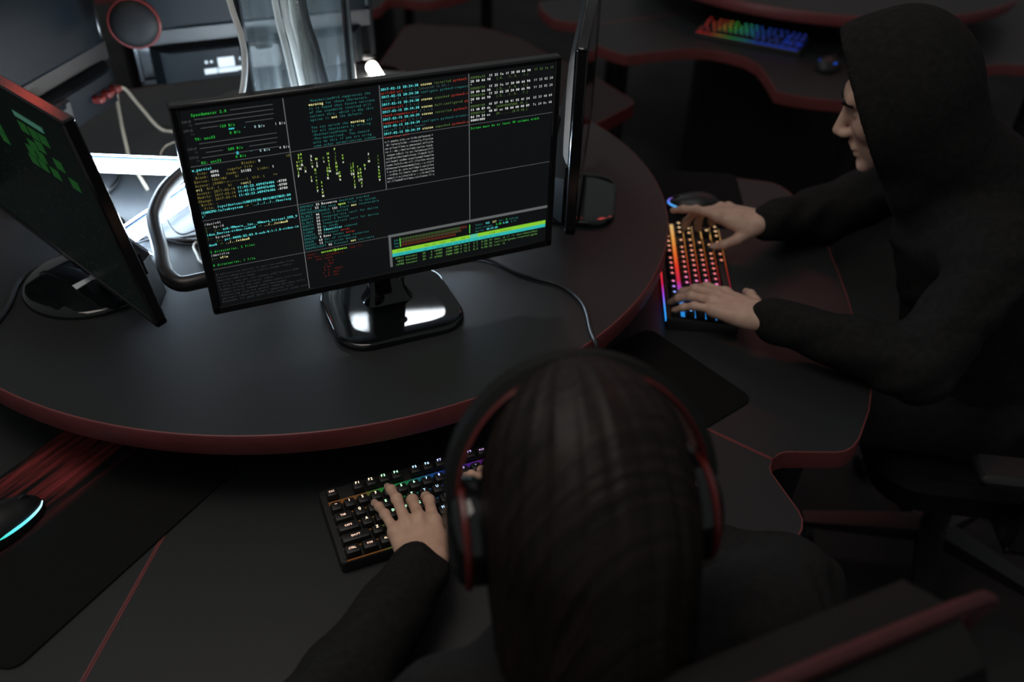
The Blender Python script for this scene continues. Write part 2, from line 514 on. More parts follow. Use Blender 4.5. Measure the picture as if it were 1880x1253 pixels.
for x, y in ((0.62, 1.58), (0.80, 1.38), (0.62, 0.90)):
    obj('leg', MB().lathe([(0.022, 0.0), (0.022, DZ - 0.039)], 12, (x, y, 0)), M_blk, lt)

# ------------------------------------------------------------------ lettering
_gl = {}
def glyph(ch):
    if ch in _gl: return _gl[ch]
    cu = bpy.data.curves.new('glyph', 'FONT'); cu.body = ch; cu.size = 1.0; cu.resolution_u = 2; cu.fill_mode = 'FRONT'
    o = bpy.data.objects.new('glyph', cu); COL.objects.link(o)
    dg = bpy.context.evaluated_depsgraph_get(); dg.update()
    me = o.evaluated_get(dg).to_mesh()
    V = np.array([v.co[:2] for v in me.vertices]).reshape(-1, 2); F = [tuple(p.vertices) for p in me.polygons]
    o.evaluated_get(dg).to_mesh_clear()
    bpy.data.objects.remove(o); bpy.data.curves.remove(cu)
    if len(V):
        w = V[:, 0].max() - V[:, 0].min(); V[:, 0] -= (V[:, 0].max() + V[:, 0].min()) / 2
        if w > 0.56: V[:, 0] *= 0.56 / w
    _gl[ch] = (V, F)
    return _gl[ch]
class Lettering:
    """monospaced text in the x-z plane, one builder per colour"""
    def __init__(s): s.L = {}
    def put(s, x, z, text, col, cw=2.83, lh=5.4, y=-0.0006, bold=False):
        b = s.L.setdefault(col, MB())
        sc = lh * 0.92
        for ch in text:
            if ch != ' ':
                V, F = glyph(ch)
                for dx in ((0, 0.32) if bold else (0,)):
                    vs = [((x + dx + cw / 2 + p[0] * cw / 0.66) / 1000, y, (z + p[1] * sc) / 1000) for p in V]
                    b.add(vs, F)
            x += cw
        return x
    def rect(s, x0, z0, x1, z1, col, y=-0.0004):
        b = s.L.setdefault(col, MB())
        b.add([(x0 / 1000, y, z0 / 1000), (x1 / 1000, y, z0 / 1000), (x1 / 1000, y, z1 / 1000), (x0 / 1000, y, z1 / 1000)], [(0, 1, 2, 3)])

TC = {}
def tcol(hexc, s=1.0):
    if (hexc, s) not in TC: TC[(hexc, s)] = emat('glow_' + hexc[1:], lin(hexc), s)
    return TC[(hexc, s)]

def main_screen_text():
    L = Lettering()
    G, T, Y, W, C, R, GR, DY, DG = '#2fd048', '#2c7d78', '#f2efa0', '#d8dcd8', '#5fe0e0', '#c2402c', '#4c4f50', '#8a7f3a', '#5f8040'
    x0 = -260
    # grid between the terminals
    for x, za, zb_ in ((-132, 14, 312), (-2, 156, 312), (128, 79, 312)):
        L.rect(x - 0.5, za, x + 0.5, zb_, '#6a6c6e')
    for z, xa, xb in ((236, -262, 262), (155.5, -262, 262), (77, -262, -4)):
        L.rect(xa, z - 0.35, xb, z + 0.35, '#57595b')
    # network meter
    L.put(-249, 303.5, 'Speedometer 2.0', G, 2.95, 5.6)
    for i, z in enumerate((305.5, 299, 293, 286.5, 266, 259.5, 253, 246.5)):
        a = -200 if i == 0 else (-224 if i < 4 else (-224 if i == 4 else -222))
        if i in (3, 6):
            L.rect(-240, z - 0.4, -218, z + 0.4, '#4d4f50'); L.rect(-184, z - 0.4, -148, z + 0.4, '#4d4f50')
        else:
            L.rect(a if i == 0 else -246, z - 0.4, -146, z + 0.4, '#4d4f50')
    for z in (299, 287, 262, 250):
        L.put(-262, z - 3, '32MiB', '#4c4f50', 2.4, 4.6); L.put(-254, z - 8, '/s', '#4c4f50', 2.4, 4.6)
    L.put(-217, 284, '120 B/s', G); L.rect(-206, 279.5, -199, 281.5, '#33b6c0'); L.put(-206, 273.5, '0 B/s', G)
    L.put(-187, 279, '-', C); L.put(-174, 277, '0 B/s', '#bfe6ea'); L.put(-147, 277, '1 B/s', W)
    L.put(-250, 271, 'TX: ens33', G)
    L.put(-212, 251.5, '280 B/s', G); L.rect(-202, 244, -199, 248, '#33b6c0'); L.put(-204, 239.5, '0 B/s', G)
    L.put(-184, 245, '-', C); L.put(-172, 243, '0 B/s', '#bfe6ea'); L.put(-146, 243, '4 B/s', W)
    L.put(-248, 237.8, 'RX: ens33', G)
    # stat pane
    L.put(-262, 229, 'w_partial', C, bold=True)
    L.put(-198, 229, 'Blocks:', DY); L.put(-176, 229, '0', W, bold=True); L.put(-139, 230, 'IO', DY)
    rows = [[('  Size: ', DY), ('4096', W), ('    regular file', DY)], [(' Block: ', DY), ('4096', W), ('   Inode: ', DY), ('21182', W), ('   Links: ', DY), ('1', W)],
            [('Device: ', DY), ('12h/18d', DY), ('    0/     ', DY)], [('Access: (0400/-r--------)  Uid: (    ro', DY)], [('ot)', Y), ('  Gid: (    0/    ', DY), ('root)', Y)],
            [('Access: 2017-03-16 ', DY), ('11:43:23.609476406', C), (' -0700', W)], [('Modify: 2017-03-16 ', DY), ('11:43:23.609476406', C), (' -0700', W)],
            [('Change: 2017-03-16 ', DY), ('11:43:23.609476406', C), (' -0700', W)], [(' Birth: -', DY)], [('  File: ', DY), ('/sys/devices/LNXSYSTM:00/LNXSYBUS:00', C)],
            [('/LNXCPU:1a/subsystem', C), (" -> '", DY), ('../../../../bus/acp', C)], [("i'", C)]]
    for i, r in enumerate(rows):
        x = -262
        for s_, c_ in r: x = L.put(x, 223.5 - 5.75 * i, s_, c_, 2.78, 5.4, bold=(c_ in (C, W)))
    # device tree
    rows = [[('/dev/v4l', W)], [('|-- ', DG), ('by-id', W)], [('|   |-- ', DG), ('usb-VMware__Inc._VMware_Virtual_USB_V', C)], [('ideo_Device-video-index0', C), (' -> ', DG), ('../../video0', Y)],
            [('|-- ', DG), ('by-path', W)], [('    |-- ', DG), ('pci-0000:02:03.0-usb-0:1:1.0-video-in', C)], [('dex0', C), (' -> ', DG), ('../../video0', Y)], [],
            [('2 directories, 2 files', G)], [('/dev/vfio', W)], [('|-- ', DG), ('vfio', Y)], [], [('0 directories, 1 file', G)]]
    for i, r in enumerate(rows):
        x = -261
        for s_, c_ in r: x = L.put(x, 148 - 5.5 * i, s_, c_, 2.8, 5.4, bold=(c_ in (C, Y)))
    # grey word list
    words = ['$indicati/ice-palico-io-outline-nodes-from', 'Starts-adaptors-delta-audio-render-indie-', 'Neutron-address-hook', 'n stelit tax put its renews-and/latters-odds', 'n alra (mutual salsats) indie',
             'Fipmatic-ltng mux-tool rebno-radio-self-noval', 'irpmas-alerin rammed audit-moreenger', 'Tolerating cloy-are great) tempo-phishky-lofts', 'amticart reman-exist-matt rpmarcat alfa', 'Bipandon lit good small alfa-venteat casba nova']
    for i, s_ in enumerate(words):
        L.put(-260 + 0.2 * i, 66.5 - 5.2 * i, s_, '#3d4042', 2.65, 5.0)
    # manual page
    rows = [[(' Wnormalized=id suppresses the', T)], [('warning', Y), (' for these characters.', T)], [('It is hoped that future versions', T)], [('of the standards involved will', T)], [('correct this, which is why this', T)],
            [('option is ', T), ('not', Y), (' the default.', T)], [], [('You can switch the ', T), ('warning', Y), (' off', T)], [('for all characters by writing', T)], [('-Wnormalized=none or', T)],
            [('-Wno-normalized.  You should', T)], [('only do this if you are using', T)], [('some other normalization scheme', T)]]
    for i, r in enumerate(rows):
        x = -100
        for s_, c_ in r: x = L.put(x, 302 - 5.35 * i, s_, c_, 2.84, 5.4, bold=(c_ == Y))
    # package log
    log = [('38', 'status', 'installed ', 'python3-', 'urllib3:all', ' 1.13.1-2ubuntu0.16.04.1'), ('38', 'configure python3-request', '', '', 's:all', ' 2.9.1-3 <none>'), ('38', 'status', 'unpacked ', 'python3-r', 'equests:all', ' 2.9.1-3'),
           ('38', 'status', 'half-configured ', 'py', 'thon3-requests:all', ' 2.9.1-3'), ('39', 'status', 'installed ', 'python3-', 'requests:all', ' 2.9.1-3'), ('39', 'configure python3-xlsxwri', '', '', 'ter:all', ' 0.7.3-1 <none>'), ('39', 'status', 'unpacked ', 'python3-x', 'lsxwriter:all', '')]
    for i, (ss, a, b, c, d, e) in enumerate(log):
        z = 304 - 10.7 * i
        x = L.put(-0.5, z, '2017-02-15 20:34:' + ss + ' ', C, 2.83, 5.4, bold=True)
        if a == 'status':
            x = L.put(x, z, 'status ', Y, bold=True); x = L.put(x, z, b, DG); L.put(x, z, c, R)
            x = L.put(-0.5, z - 5.35, d, R)
        else:
            L.put(x, z, a, T); x = L.put(-0.5, z - 5.35, d, T)
        L.put(x, z - 5.35, e, '#3c5a58')
    # hex dump
    hx = [('00000ef0', 'ff 25 fa 1f 20 00 66 90', 'ff 25 fa 1f', '20 00 66 90', '|.%.. .f..%.. .f.|', '*'), ('00000f70', 'ff 25 fa 1f 20 00 66 90', 'ff 25 02 20', '20 00 66 90', '|.%.. .f..%.. .f.|', ''), ('00000f80', 'ff 25 02 20 20 00 66 90', 'ff 25 02 20', '20 00 66 90', '|.%.. .f..%.. .f.|', '*'),
          ('00000fd0', '41 57 41 56 41 55 41 54', '55 53 48 89', 'f3 48 89 da', '|AWAVAUATUSH..H..|', ''), ('00000fe0', '48 81 ec 98 00 00 00 89', '7c 24 0c 48', '8d 74 24 ec', '|H.......|$.H.t$.|', '')]
    z = 304
    for a, b, c, d, e, f in hx:
        L.put(130, z, a, DG); L.put(130 + 10 * 2.83, z, b, W, bold=True); L.put(130 + 35 * 2.83, z, c, W if c != 'ff 25 fa 1f' else DG)
        L.put(130, z - 5.35, d, W, bold=True); L.put(130 + 14 * 2.83, z - 5.35, e, DG)
        z -= 10.7
        if f: L.put(130, z, f, W); z -= 5.0
    L.put(130, z, '00001000', W, bold=True)
    L.put(130, 228.5, 'Screen must be at least 40 columns width', G, 2.76, 5.6)
    # character block
    rr = random.Random(3)
    for i in range(13):
        L.put(0, 228 - 5.15 * i, ''.join(rr.choice('ooollllcccc::ldom;') for _ in range(32)), '#c9cdca', 2.26, 5.1)
    # falling characters
    for col in range(38):
        if rr.random() < 0.36: continue
        x = -130 + col * 3.35; z = 229 - 5.2 * rr.randint(0, 9); n = rr.randint(2, 8)
        for k in range(n):
            if z < 158: break
            c_ = '#e9f2d8' if k == n - 1 or rr.random() < 0.12 else rr.choice(['#9ccf4a', '#9ccf4a', '#4f6b2a', '#c0e070'])
            L.put(x, z, rr.choice('XZTNSHKBRQAV12379jhzyxtr.|/JLOF'), c_, 2.9, 5.4, bold=True); z -= 5.3
    # error numbers
    er = [('EDEADLK', '35', 'Resource', ' deadlock avoided'), ('ENFILE', '23', '', 'Too many open files in system'), ('ENOTRECOVERABLE', '131', '', 'State not recoverable'), ('EL3HLT', '46', '', 'Level 3 halted'), ('ENOTTY', '25', '', 'Inappropriate ioctl for device'),
          ('EL3RST', '55', '', 'Level 3 halted'), ('ENOTTY', '25', '', 'Inappropriate ioctl for device'), ('ENOANO', '55', '', 'No anode'), ('EIDRM', '43', 'Identifier', ' removed'), ('EPROTO', '71', '', 'Protocol error'), ('ENOEXEC', '8', 'Exec', ' format error'), ('ENOSR', '63', '', 'Out of streams resources'), ('EACCES', '13', '', 'Permission denied'), ('ENOPROTOOPT', '92', '', 'Protocol not available')]
    for i, (a, b, c, d) in enumerate(er):
        z = 149.5 - 5.3 * i
        x = L.put(-130, z, a + ' ', T); x = L.put(max(x, -109), z, b + ' ', W, bold=True)
        if c: x = L.put(x, z, c, C if c == 'Identifier' else W, bold=True)
        for w_ in d.split(' '):
            if not w_: x += 2.8; continue
            x = L.put(x, z, w_ + ' ', {'not': Y, 'error': R, 'open': '#b6e85a'}.get(w_, T), 2.8, bold=w_ in ('not', 'open'))
    L.put(-108, 70.5, 'netcon1@ubuntu', '#9fe04a', 2.8, 5.4, bold=True)
    L.put(-130, 70, 'robot1', '#6d1a16', 2.6); L.put(-66, 70, 'tage (1)', '#6d1a16', 2.6)
    for i, s_ in enumerate(('the last [ uncommon ]', '     your spec)', '            b o', '          e dot', '         h ko', '         F n , nowt)', '        Y  d  pec)', '         p P  son')):
        L.put(-130, 65 - 5.2 * i, s_, '#7a1e18', 2.6, 5.0)
    # process window
    L.rect(-4.5, 74.5, 262, 79, '#5b5f5e'); L.rect(-4.5, 22, -0.5, 79, '#5b5f5e')
    for i, s_ in enumerate(('CPU', 'Mem', 'Swp')):
        z = 66 - 5.2 * i
        L.put(4, z, s_, T, 2.4, 5.0); L.rect(13, z - 0.6, 14.2, z + 4.6, '#5fd04a'); L.rect(127, z - 0.6, 128.2, z + 4.6, '#5fd04a')
        for k in range(46 - 4 * i):
            L.rect(16 + k * 2.35, z, 16.7 + k * 2.35, z + 4.2, '#8a3a26' if i == 2 or k > 40 else ('#6f6238' if i == 1 else '#5c7a3c'))
    L.put(137, 66, 'Tasks: ', T, 2.4, 5); L.put(154, 66, '143', C, 2.4, 5, bold=True); L.put(166, 66, '337', Y, 2.4, 5); L.put(177, 66, 'thr; ', T, 2.4, 5); L.put(189, 66, '3', G, 2.4, 5, bold=True); L.put(194, 66, 'running', T, 2.4, 5)
    L.put(137, 60.5, 'Load average:', T, 2.4, 5); L.put(172, 60.5, '3.30 ', G, 2.4, 5, bold=True); L.put(184, 60.5, '4.03 ', C, 2.4, 5, bold=True); L.put(198, 60.5, '3.17', T, 2.4, 5)
    L.put(137, 55, 'Uptime:', T, 2.4, 5); L.put(156, 55, '00:37:50', C, 2.4, 5, bold=True)
    L.rect(0, 45.5, 260, 52, '#86c832'); L.rect(0, 39.5, 260, 45.5, '#2fb4ae'); L.rect(128, 45.5, 141, 52, '#2fb4ae')
    L.put(8, 46.6, 'PID USER        PRI  NI  VIRT   RES   SHR S', '#33591a', 2.75, 5, y=-0.0007); L.put(160, 46.6, 'TIME+  Command', '#33591a', 2.75, 5, y=-0.0007)
    L.put(4, 40.4, '11972 netcon1    20   0 2849M 209M 42M R 21.3  7.2  0:20.37 ibus', '#14605c', 2.75, 5, y=-0.0007)
    for i, s_ in enumerate(('47911 netcon1   20   0 1490M  134M 28M S 16.7  3.2  0:20.97 tmux -d -l -f /usr/share/byo', ' 4826 netcon1   20   0  650M  200M 40M S 12.2  2.1  1:20.36 /usr/lib/gnome-terminal/gnom', '16988 netcon1   39  17 27002  788M 42M S 12.3  0.3  0:00.43 cron -A')):
        L.put(4, 34 - 5.6 * i, s_, '#6fae55', 2.75, 5)
    return L

# ------------------------------------------------------------------ monitors
def make_monitor(label, loc, rz, zb=0.077, tilt=0.0, w=0.548, h=0.320, base='square', content=None, glass=M_glass, bottom=0.014, back_style=0, neck_y=0.055, redtop=False):
    t = thing('monitor', label, 'monitor', (loc[0], loc[1], Z0), rz)
    Tm = Matrix.Translation((0, 0, zb)) @ Matrix.Rotation(tilt, 4, 'X')       # + tilt leans the top towards the viewer
    def place(b):
        b.v = [tuple(Tm @ Vector(v)) for v in b.v]; return b
    d = 0.018; sx, s0, s1 = 0.262, bottom, h - 0.008
    fr = MB()
    fr.box((0, d / 2, (s1 + h) / 2), (w, d, h - s1), 0.0025)
    fr.box((0, d / 2, s0 / 2), (w, d, s0), 0.0025)
    for s in (-1, 1):
        fr.box((s * (w / 2 + sx) / 2, d / 2, h / 2), (w / 2 - sx, d, h - 0.003), 0.0025)
    obj('bezel', place(fr), M_bezel, t)
    sc = obj('screen', place(MB().box((0, 0.0015 + 0.004, (s0 + s1) / 2), (2 * sx, 0.008, s1 - s0))), glass, t, smooth=False)
    bk = MB()
    W2 = w / 2 - 0.004
    # tapering back shell with a recess above the port shelf
    def ring(x, za, zc, y): return [(-x, y, za), (x, y, za), (x, y, zc), (-x, y, zc)]
    bk.loops([ring(W2 - 0.012, 0.118, h - 0.010, d), ring(W2 - 0.012, 0.118, h - 0.010, d + 0.003), ring(W2 - 0.045, 0.124, h - 0.040, d + 0.013), ring(W2 - 0.10, 0.130, h - 0.09, d + 0.017)][::-1])
    obj('back_cover', place(bk), M_back, t, ang=20)
    lw = MB()
    lw.loops([ring(W2 - 0.03, 0.004, 0.088, d), ring(W2 - 0.03, 0.004, 0.088, d + 0.008), ring(W2 - 0.05, 0.010, 0.082, d + 0.034), ring(W2 - 0.07, 0.014, 0.078, d + 0.040)][::-1])
    lo = obj('lower_back_housing', place(lw), M_back, t, ang=20)
    obj('recess_panel', place(MB().box((0, d + 0.003, 0.103), (w - 0.02, 0.006, 0.036))), M_blk, t, smooth=False)
    # ports on the lower housing
    pt = MB()
    py = d + 0.0405
    for (x, z, ww, hh) in ((0.085, 0.048, 0.036, 0.022), (0.085, 0.030, 0.046, 0.010), (0.050, 0.031, 0.026, 0.008), (0.120, 0.031, 0.030, 0.012), (0.128, 0.052, 0.006, 0.006), (0.117, 0.052, 0.005, 0.005), (0.052, 0.052, 0.007, 0.006)):
        pt.box((x, py, z), (ww, 0.003, hh))
    if back_style == 0:
        obj('port_label', place(pt), M_label, lo, smooth=False)
    else:
        pc = MB()
        for x in (-0.20, -0.17, -0.14):
            pc.box((x, py + 0.008, 0.045), (0.018, 0.022, 0.012), 0.002)
        obj('plug', place(pc), M_redpl, lo)
    # stand
    hub = MB().box((0, d + 0.052, 0.060), (0.075, 0.030, 0.060), 0.006)
    obj('hinge', place(hub), M_blk, t)
    ny = neck_y
    nk = MB().loops([[(*p, z) for p in rrect(ww, dd, min(ww, dd) * 0.3, 4, (0, ny + oy))] for z, ww, dd, oy in ((0.010, 0.085, 0.050, -0.004), (0.030, 0.060, 0.032, 0), (zb + 0.03, 0.052, 0.030, 0.010), (zb + 0.085, 0.050, 0.026, 0.018))])
    nko = obj('stand_neck', nk, M_neck, t)
    if base == 'square':
        prof = [(1.0, 0.0), (1.0, 0.006), (0.992, 0.0090), (0.975, 0.0108), (0.955, 0.0114), (0.94, 0.0116), (0.70, 0.0116), (0.30, 0.0116), (0.02, 0.0116)]
        base_r = rrect(0.211, 0.196, 0.050, 10, (0, 0.030))
        rings = [[((p[0]) * s, 0.030 + (p[1] - 0.030) * s, z) for p in base_r] for s, z in prof]
        obj('stand_base', MB().loops(rings), M_neck, t, ang=60)
        knob = MB().lathe([(0.004, 0), (0.006, 0.001), (0.006, 0.004), (0.003, 0.0055), (0.0002, 0.006)], 16, M=Matrix.Translation((0.022, ny - 0.016, 0.055)) @ Matrix.Rotation(math.pi / 2, 4, 'X'))
        obj('button', knob, M_chrome, nko)
    else:
        prof = [(0.112, 0.0), (0.112, 0.005), (0.110, 0.009), (0.104, 0.012), (0.06, 0.016), (0.03, 0.020), (0.0005, 0.022)]
        obj('stand_base', MB().lathe(prof, 56, (0, 0.03, 0)), M_blkgloss if base == 'round' else M_blk, t, ang=60)
        if base == 'ring':
            rg_ = MB(); rg_.tube([(0.113 * math.cos(a), 0.03 + 0.113 * math.sin(a), 0.008) for a in np.linspace(0, 2 * math.pi, 49)], 0.004, 6, 1)
            obj('base_trim', rg_, M_chrome, t)
        else:
            tb = MB().loops([[(0.016, -0.012, 0.0195), (0.030, -0.012, 0.018), (0.026, 0.020, 0.0215), (0.016, 0.020, 0.0225)], [(0.016, -0.012, 0.0200), (0.030, -0.012, 0.0185), (0.026, 0.020, 0.0220), (0.016, 0.020, 0.0230)]])
            obj('base_sticker', tb, M_label, t, smooth=False)
    if content:
        for col, b in content.L.items():
            if not b.f: continue
            b.v = [tuple(Tm @ Vector((v[0], v[1] - 0.0 + 0.0012, v[2]))) for v in b.v]
            o = obj('screen_text', b, tcol(col), sc, smooth=False); o['kind'] = 'stuff'
    return t

make_monitor('front monitor filled with green and cyan terminal text', (0, 0), 0.0, content=main_screen_text())

# left monitor shows faint green tiles
def left_screen():
    L = Lettering()
    # tiles measured from the lower right corner of the frame (u to the left, v up), in mm
    def tile(u, v, du, dv, col): L.rect(295 - u - du / 2, v - dv / 2, 295 - u + du / 2, v + dv / 2, col)
    tile(149, 300, 86, 9, '#31594a')
    for u, v in ((150, 281), (122, 281), (180, 281), (150, 262), (178, 254), (166, 241), (196, 240), (176, 223), (205, 222), (110, 247), (140, 223), (84, 226), (292, 228), (292, 246)):
        tile(u, v, 25, 17, '#113a15')
    rr = random.Random(9)
    for k in range(420):
        u = rr.uniform(25, 500); v = rr.uniform(22, 205)
        L.put(271 - u, v, rr.choice('01ZXKHTL7'), rr.choice(['#10200f', '#132a14', '#16301a', '#1d2f24']), 3.0, 6.0)
    return L
az = math.radians(115)
BRx, BRy = -0.3555, 0.0320
lc = (BRx + math.cos(az) * 0.271, BRy + math.sin(az) * 0.271)
M_glassl = mat('screen_dim_green', (0.004, 0.0045, 0.005), 0.35, spec=0.3, emis=(0.0012, 0.0026, 0.0022), noise=0.1)
make_monitor('left monitor turned away showing faint green tiles, red glint on top', lc, math.radians(205 + 90), zb=0.055, tilt=math.radians(8), h=0.340, base='round', content=left_screen(), glass=M_glassl)
# right monitor, nearly edge-on
rz = math.radians(59.3)
rc = (0.326 + math.cos(rz) * 0.271, 0.018 + math.sin(rz) * 0.271)
make_monitor('right monitor seen edge-on beside the front monitor', rc, rz, base='square', glass=M_off)
# two monitors seen from behind at the far side
make_monitor('back of the far monitor behind the clear tube with white port label', (-0.02, 0.985), math.pi, base='square', glass=M_off, zb=0.077)
ra = math.radians(145 + 90)
make_monitor('back of the far left monitor in the top left corner', (-0.515, 0.700), ra, base='ring', glass=M_off, back_style=1, zb=0.085)

# ------------------------------------------------------------------ batten lamps, clear tube, cables
def batten(label, a, b, z, wd=0.034, posts=False):
    a, b = Vector((*a, Z0 + z)), Vector((*b, Z0 + z))
    L = (b - a).length; ang = math.atan2(b.y - a.y, b.x - a.x)
    mid = (a + b) / 2
    t = thing('batten_lamp', label, 'lamp', (mid.x, mid.y, mid.z), ang, 'white light battens on the shelf')
    for s in (1, -1):
        obj('diffuser', MB().box((0, s * wd * 0.27, 0), (L, wd * 0.42, 0.028), 0.006), M_lamp, t)
    obj('spine', MB().box((0, 0, 0.0008), (L, wd * 0.20, 0.0285)), M_lampblue, t, smooth=False)
    for s in (-1, 1):
        obj('end_cap', MB().box((s * (L / 2 + 0.004), 0, 0), (0.008, wd, 0.030), 0.003), M_blk, t)
        if posts: obj('post', MB().lathe([(0.02, -z), (0.02, -z + 0.004), (0.005, -z + 0.006), (0.005, -0.014)], 12, (s * L * 0.42, 0, 0)), M_blk, t)
batten('white light batten lying between the left monitor and the clear tube, farther one', (-0.465, 0.658), (-0.235, 0.546), 0.060)
batten('white light batten lying nearest the dark bent steel tube', (-0.400, 0.362), (-0.205, 0.568), 0.0255)
batten('white light batten hidden behind the front monitor', (-0.08, 0.345), (0.27, 0.305), 0.030, posts=True)
t3 = thing('tube_lamp', 'short glowing white tube lamp right of the clear tube', 'lamp', (0, 0, 0))
tl = MB().tube([(0.270, 1.075, Z0 + 0.0165), (0.263, 0.978, Z0 + 0.0165), (0.250, 0.80, Z0 + 0.0165), (0.222, 0.52, Z0 + 0.0165)], 0.0150, 16, 6)
obj('glowing_tube', tl, mat('tube_glow', (0.8, 0.8, 0.75), 0.5, emis=(1.0, 0.95, 0.88), es=20.0), t3)
obj('end_cap', MB().tube([(0.2725, 1.092, Z0 + 0.0165), (0.270, 1.0755, Z0 + 0.0165)], 0.0155, 16, 2), mat('lamp_cap', (0.15, 0.10, 0.09), 0.5, noise=0.1), t3)

act = thing('clear_tube', 'clear acrylic tube standing in the desk centre with cables inside', 'tube', (CX, CY, Z0))
n = 72
rg = []
for r, z in ((0.1, 0.012), (0.1, 1.62), (0.0955, 1.62), (0.0955, 0.012), (0.1, 0.012)):
    rg.append([(r * math.cos(2 * math.pi * i / n), r * math.sin(2 * math.pi * i / n), z) for i in range(n)])
obj('wall', MB().loops(rg, False, False), M_acr, act)
tag(obj('cable_fill_disc', MB().lathe([(0.086, Z0 + 0.0125), (0.086, Z0 + 0.020), (0.080, Z0 + 0.023), (0.0005, Z0 + 0.023)], 40, (CX, CY, 0)), mat('fill_disc_glow', (0.8, 0.85, 0.9), 0.5, emis=(0.78, 0.90, 1.0), es=95.0)), 'added round fill light inside the foot of the clear tube', 'lamp')  # added unseen fill light, brightens the cables and tube from below
obj('base_ring', MB().lathe([(0.118, 0.0), (0.118, 0.008), (0.110, 0.012), (0.0005, 0.012)], 48), mat('white_ring', (0.6, 0.62, 0.64), 0.35, noise=0.05), act)
seam = MB().box((0.0975, 0, 0.80), (0.006, 0.003, 1.58))
obj('seam', seam, M_greyc, act, smooth=False)

def incol(off_top, off_bot, depth, z_top=1.5):
    """cable inside the tube: sideways offsets at z=.38 and z=.22 above the shelf"""
    R2, F2 = np.array((0.918, -0.397)), np.array((0.397, 0.918))
    k = (off_top - off_bot) / 0.16
    pts = []
    for z in (0.026, 0.10, 0.22, 0.30, 0.38, 0.6, 0.9, 1.2, z_top):
        o = off_bot + k * (z - 0.22)
        if z > 0.38: o = off_top + (z - 0.38) * k * 0.3 * math.exp(-(z - .38) * 2)
        o = max(-0.075, min(0.075, o)); dd = depth + 0.006 * math.sin(z * 9 + depth * 300)
        xy = np.array((CX, CY)) + R2 * o + F2 * dd
        pts.append((xy[0], xy[1], Z0 + z))
    return pts
cab = [(-0.022, -0.004, -0.030, 0.0058, M_white, 'thick white cable inside the clear tube, leftmost'), (-0.008, 0.006, -0.020, 0.0062, M_white, 'thick white cable inside the clear tube, second from left'),
       (-0.001, 0.001, 0.004, 0.0045, M_white, 'thin white cable in the middle of the clear tube'), (0.006, 0.013, -0.008, 0.0050, M_greyc, 'pale grey cable in the middle of the clear tube'),
       (0.008, 0.019, 0.020, 0.0040, M_greyc, 'thin grey cable at the back of the clear tube')]
for a, b, dp, r, mt_, lb_ in cab:
    tag(obj('cable', MB().tube(incol(a, b, dp), r, 10, 8), mt_), lb_, 'cable', 'cables inside the clear tube')
tag(obj('ribbed_conduit', MB().tube(incol(0.016, 0.030, -0.012), 0.0085, 12, 60, ribs=0.80), M_greyc), 'ribbed grey conduit inside the clear tube', 'conduit')
tag(obj('cable', MB().tube(incol(0.024, 0.050, -0.022), 0.0070, 10, 8), mat('dark_grey_sheath', (0.035, 0.035, 0.035), 0.4, noise=0.1)), 'dark cable on the right inside the clear tube', 'cable', 'cables inside the clear tube')
oc = []
for o_, d_, z_ in ((-0.200, 0.02, 0.006), (-0.175, -0.03, 0.03), (-0.140, -0.075, 0.10), (-0.110, -0.080, 0.18), (-0.084, -0.082, 0.25), (-0.073, -0.082, 0.30), (-0.073, -0.082, 0.34), (-0.083, -0.080, 0.40), (-0.100, -0.070, 0.55), (-0.105, -0.060, 0.9), (-0.105, -0.060, 1.5)):
    oc.append((CX + 0.918 * o_ + 0.397 * d_, CY - 0.397 * o_ + 0.918 * d_, z_))
tag(obj('cable', MB().tube([(x, y, z + Z0) for x, y, z in oc], 0.0052, 10, 8), M_white), 'white cable hanging against the outside of the clear tube, front left', 'cable')

def flat_cable(label, pts, r, mt_, zb=None):
    tag(obj('cable', MB().tube([(p[0], p[1], Z0 + (p[2] if len(p) > 2 else r + 0.0005)) for p in pts], r, 8, 8), mt_), label, 'cable')
flat_cable('thick black cable crossing the bright batten left of the front monitor', [(-0.42, 0.56), (-0.383, 0.492), (-0.372, 0.448), (-0.343, 0.401, 0.006), (-0.294, 0.372), (-0.23, 0.345), (-0.15, 0.30), (-0.05, 0.20)], 0.0042, M_cblk)
flat_cable('thin black cable bending behind the bent steel tube', [(-0.368, 0.468), (-0.339, 0.516, 0.006), (-0.316, 0.535, 0.008), (-0.262, 0.519, 0.034), (-0.20, 0.50, 0.01)], 0.0018, M_cblk)
flat_cable('thin black cable looped beside the front monitor', [(-0.22, 0.60, 0.035), (-0.26, 0.551, 0.034), (-0.289, 0.525, 0.034), (-0.306, 0.469, 0.034), (-0.306, 0.414, 0.020), (-0.29, 0.38, 0.012), (-0.26, 0.396, 0.006), (-0.20, 0.42)], 0.0018, M_cblk)
flat_cable('black cable along the glowing shelf left of the front monitor', [(-0.42, 0.445), (-0.379, 0.421), (-0.32, 0.390, 0.003), (-0.255, 0.378), (-0.18, 0.37)], 0.0026, M_cblk)
flat_cable('slim dark cable nearest the bent steel tube base', [(-0.40, 0.376), (-0.386, 0.383, 0.003), (-0.33, 0.386, 0.009), (-0.286, 0.358), (-0.22, 0.33)], 0.0020, M_cblk)
flat_cable('thin white cable peeking out beside the front monitor edge', [(-0.22, 0.38), (-0.269, 0.355), (-0.272, 0.315), (-0.262, 0.275), (-0.20, 0.24)], 0.0022, M_white)
flat_cable('beige cable looping on the shelf below the far monitors', [(-0.15, 0.83), (-0.232, 0.862), (-0.275, 0.890), (-0.308, 0.925, 0.05), (-0.330, 0.945, 0.085), (-0.347, 0.925, 0.085), (-0.352, 0.86, 0.05), (-0.352, 0.79, 0.02), (-0.350, 0.727, 0.012), (-0.33, 0.60)], 0.0036, M_beige)
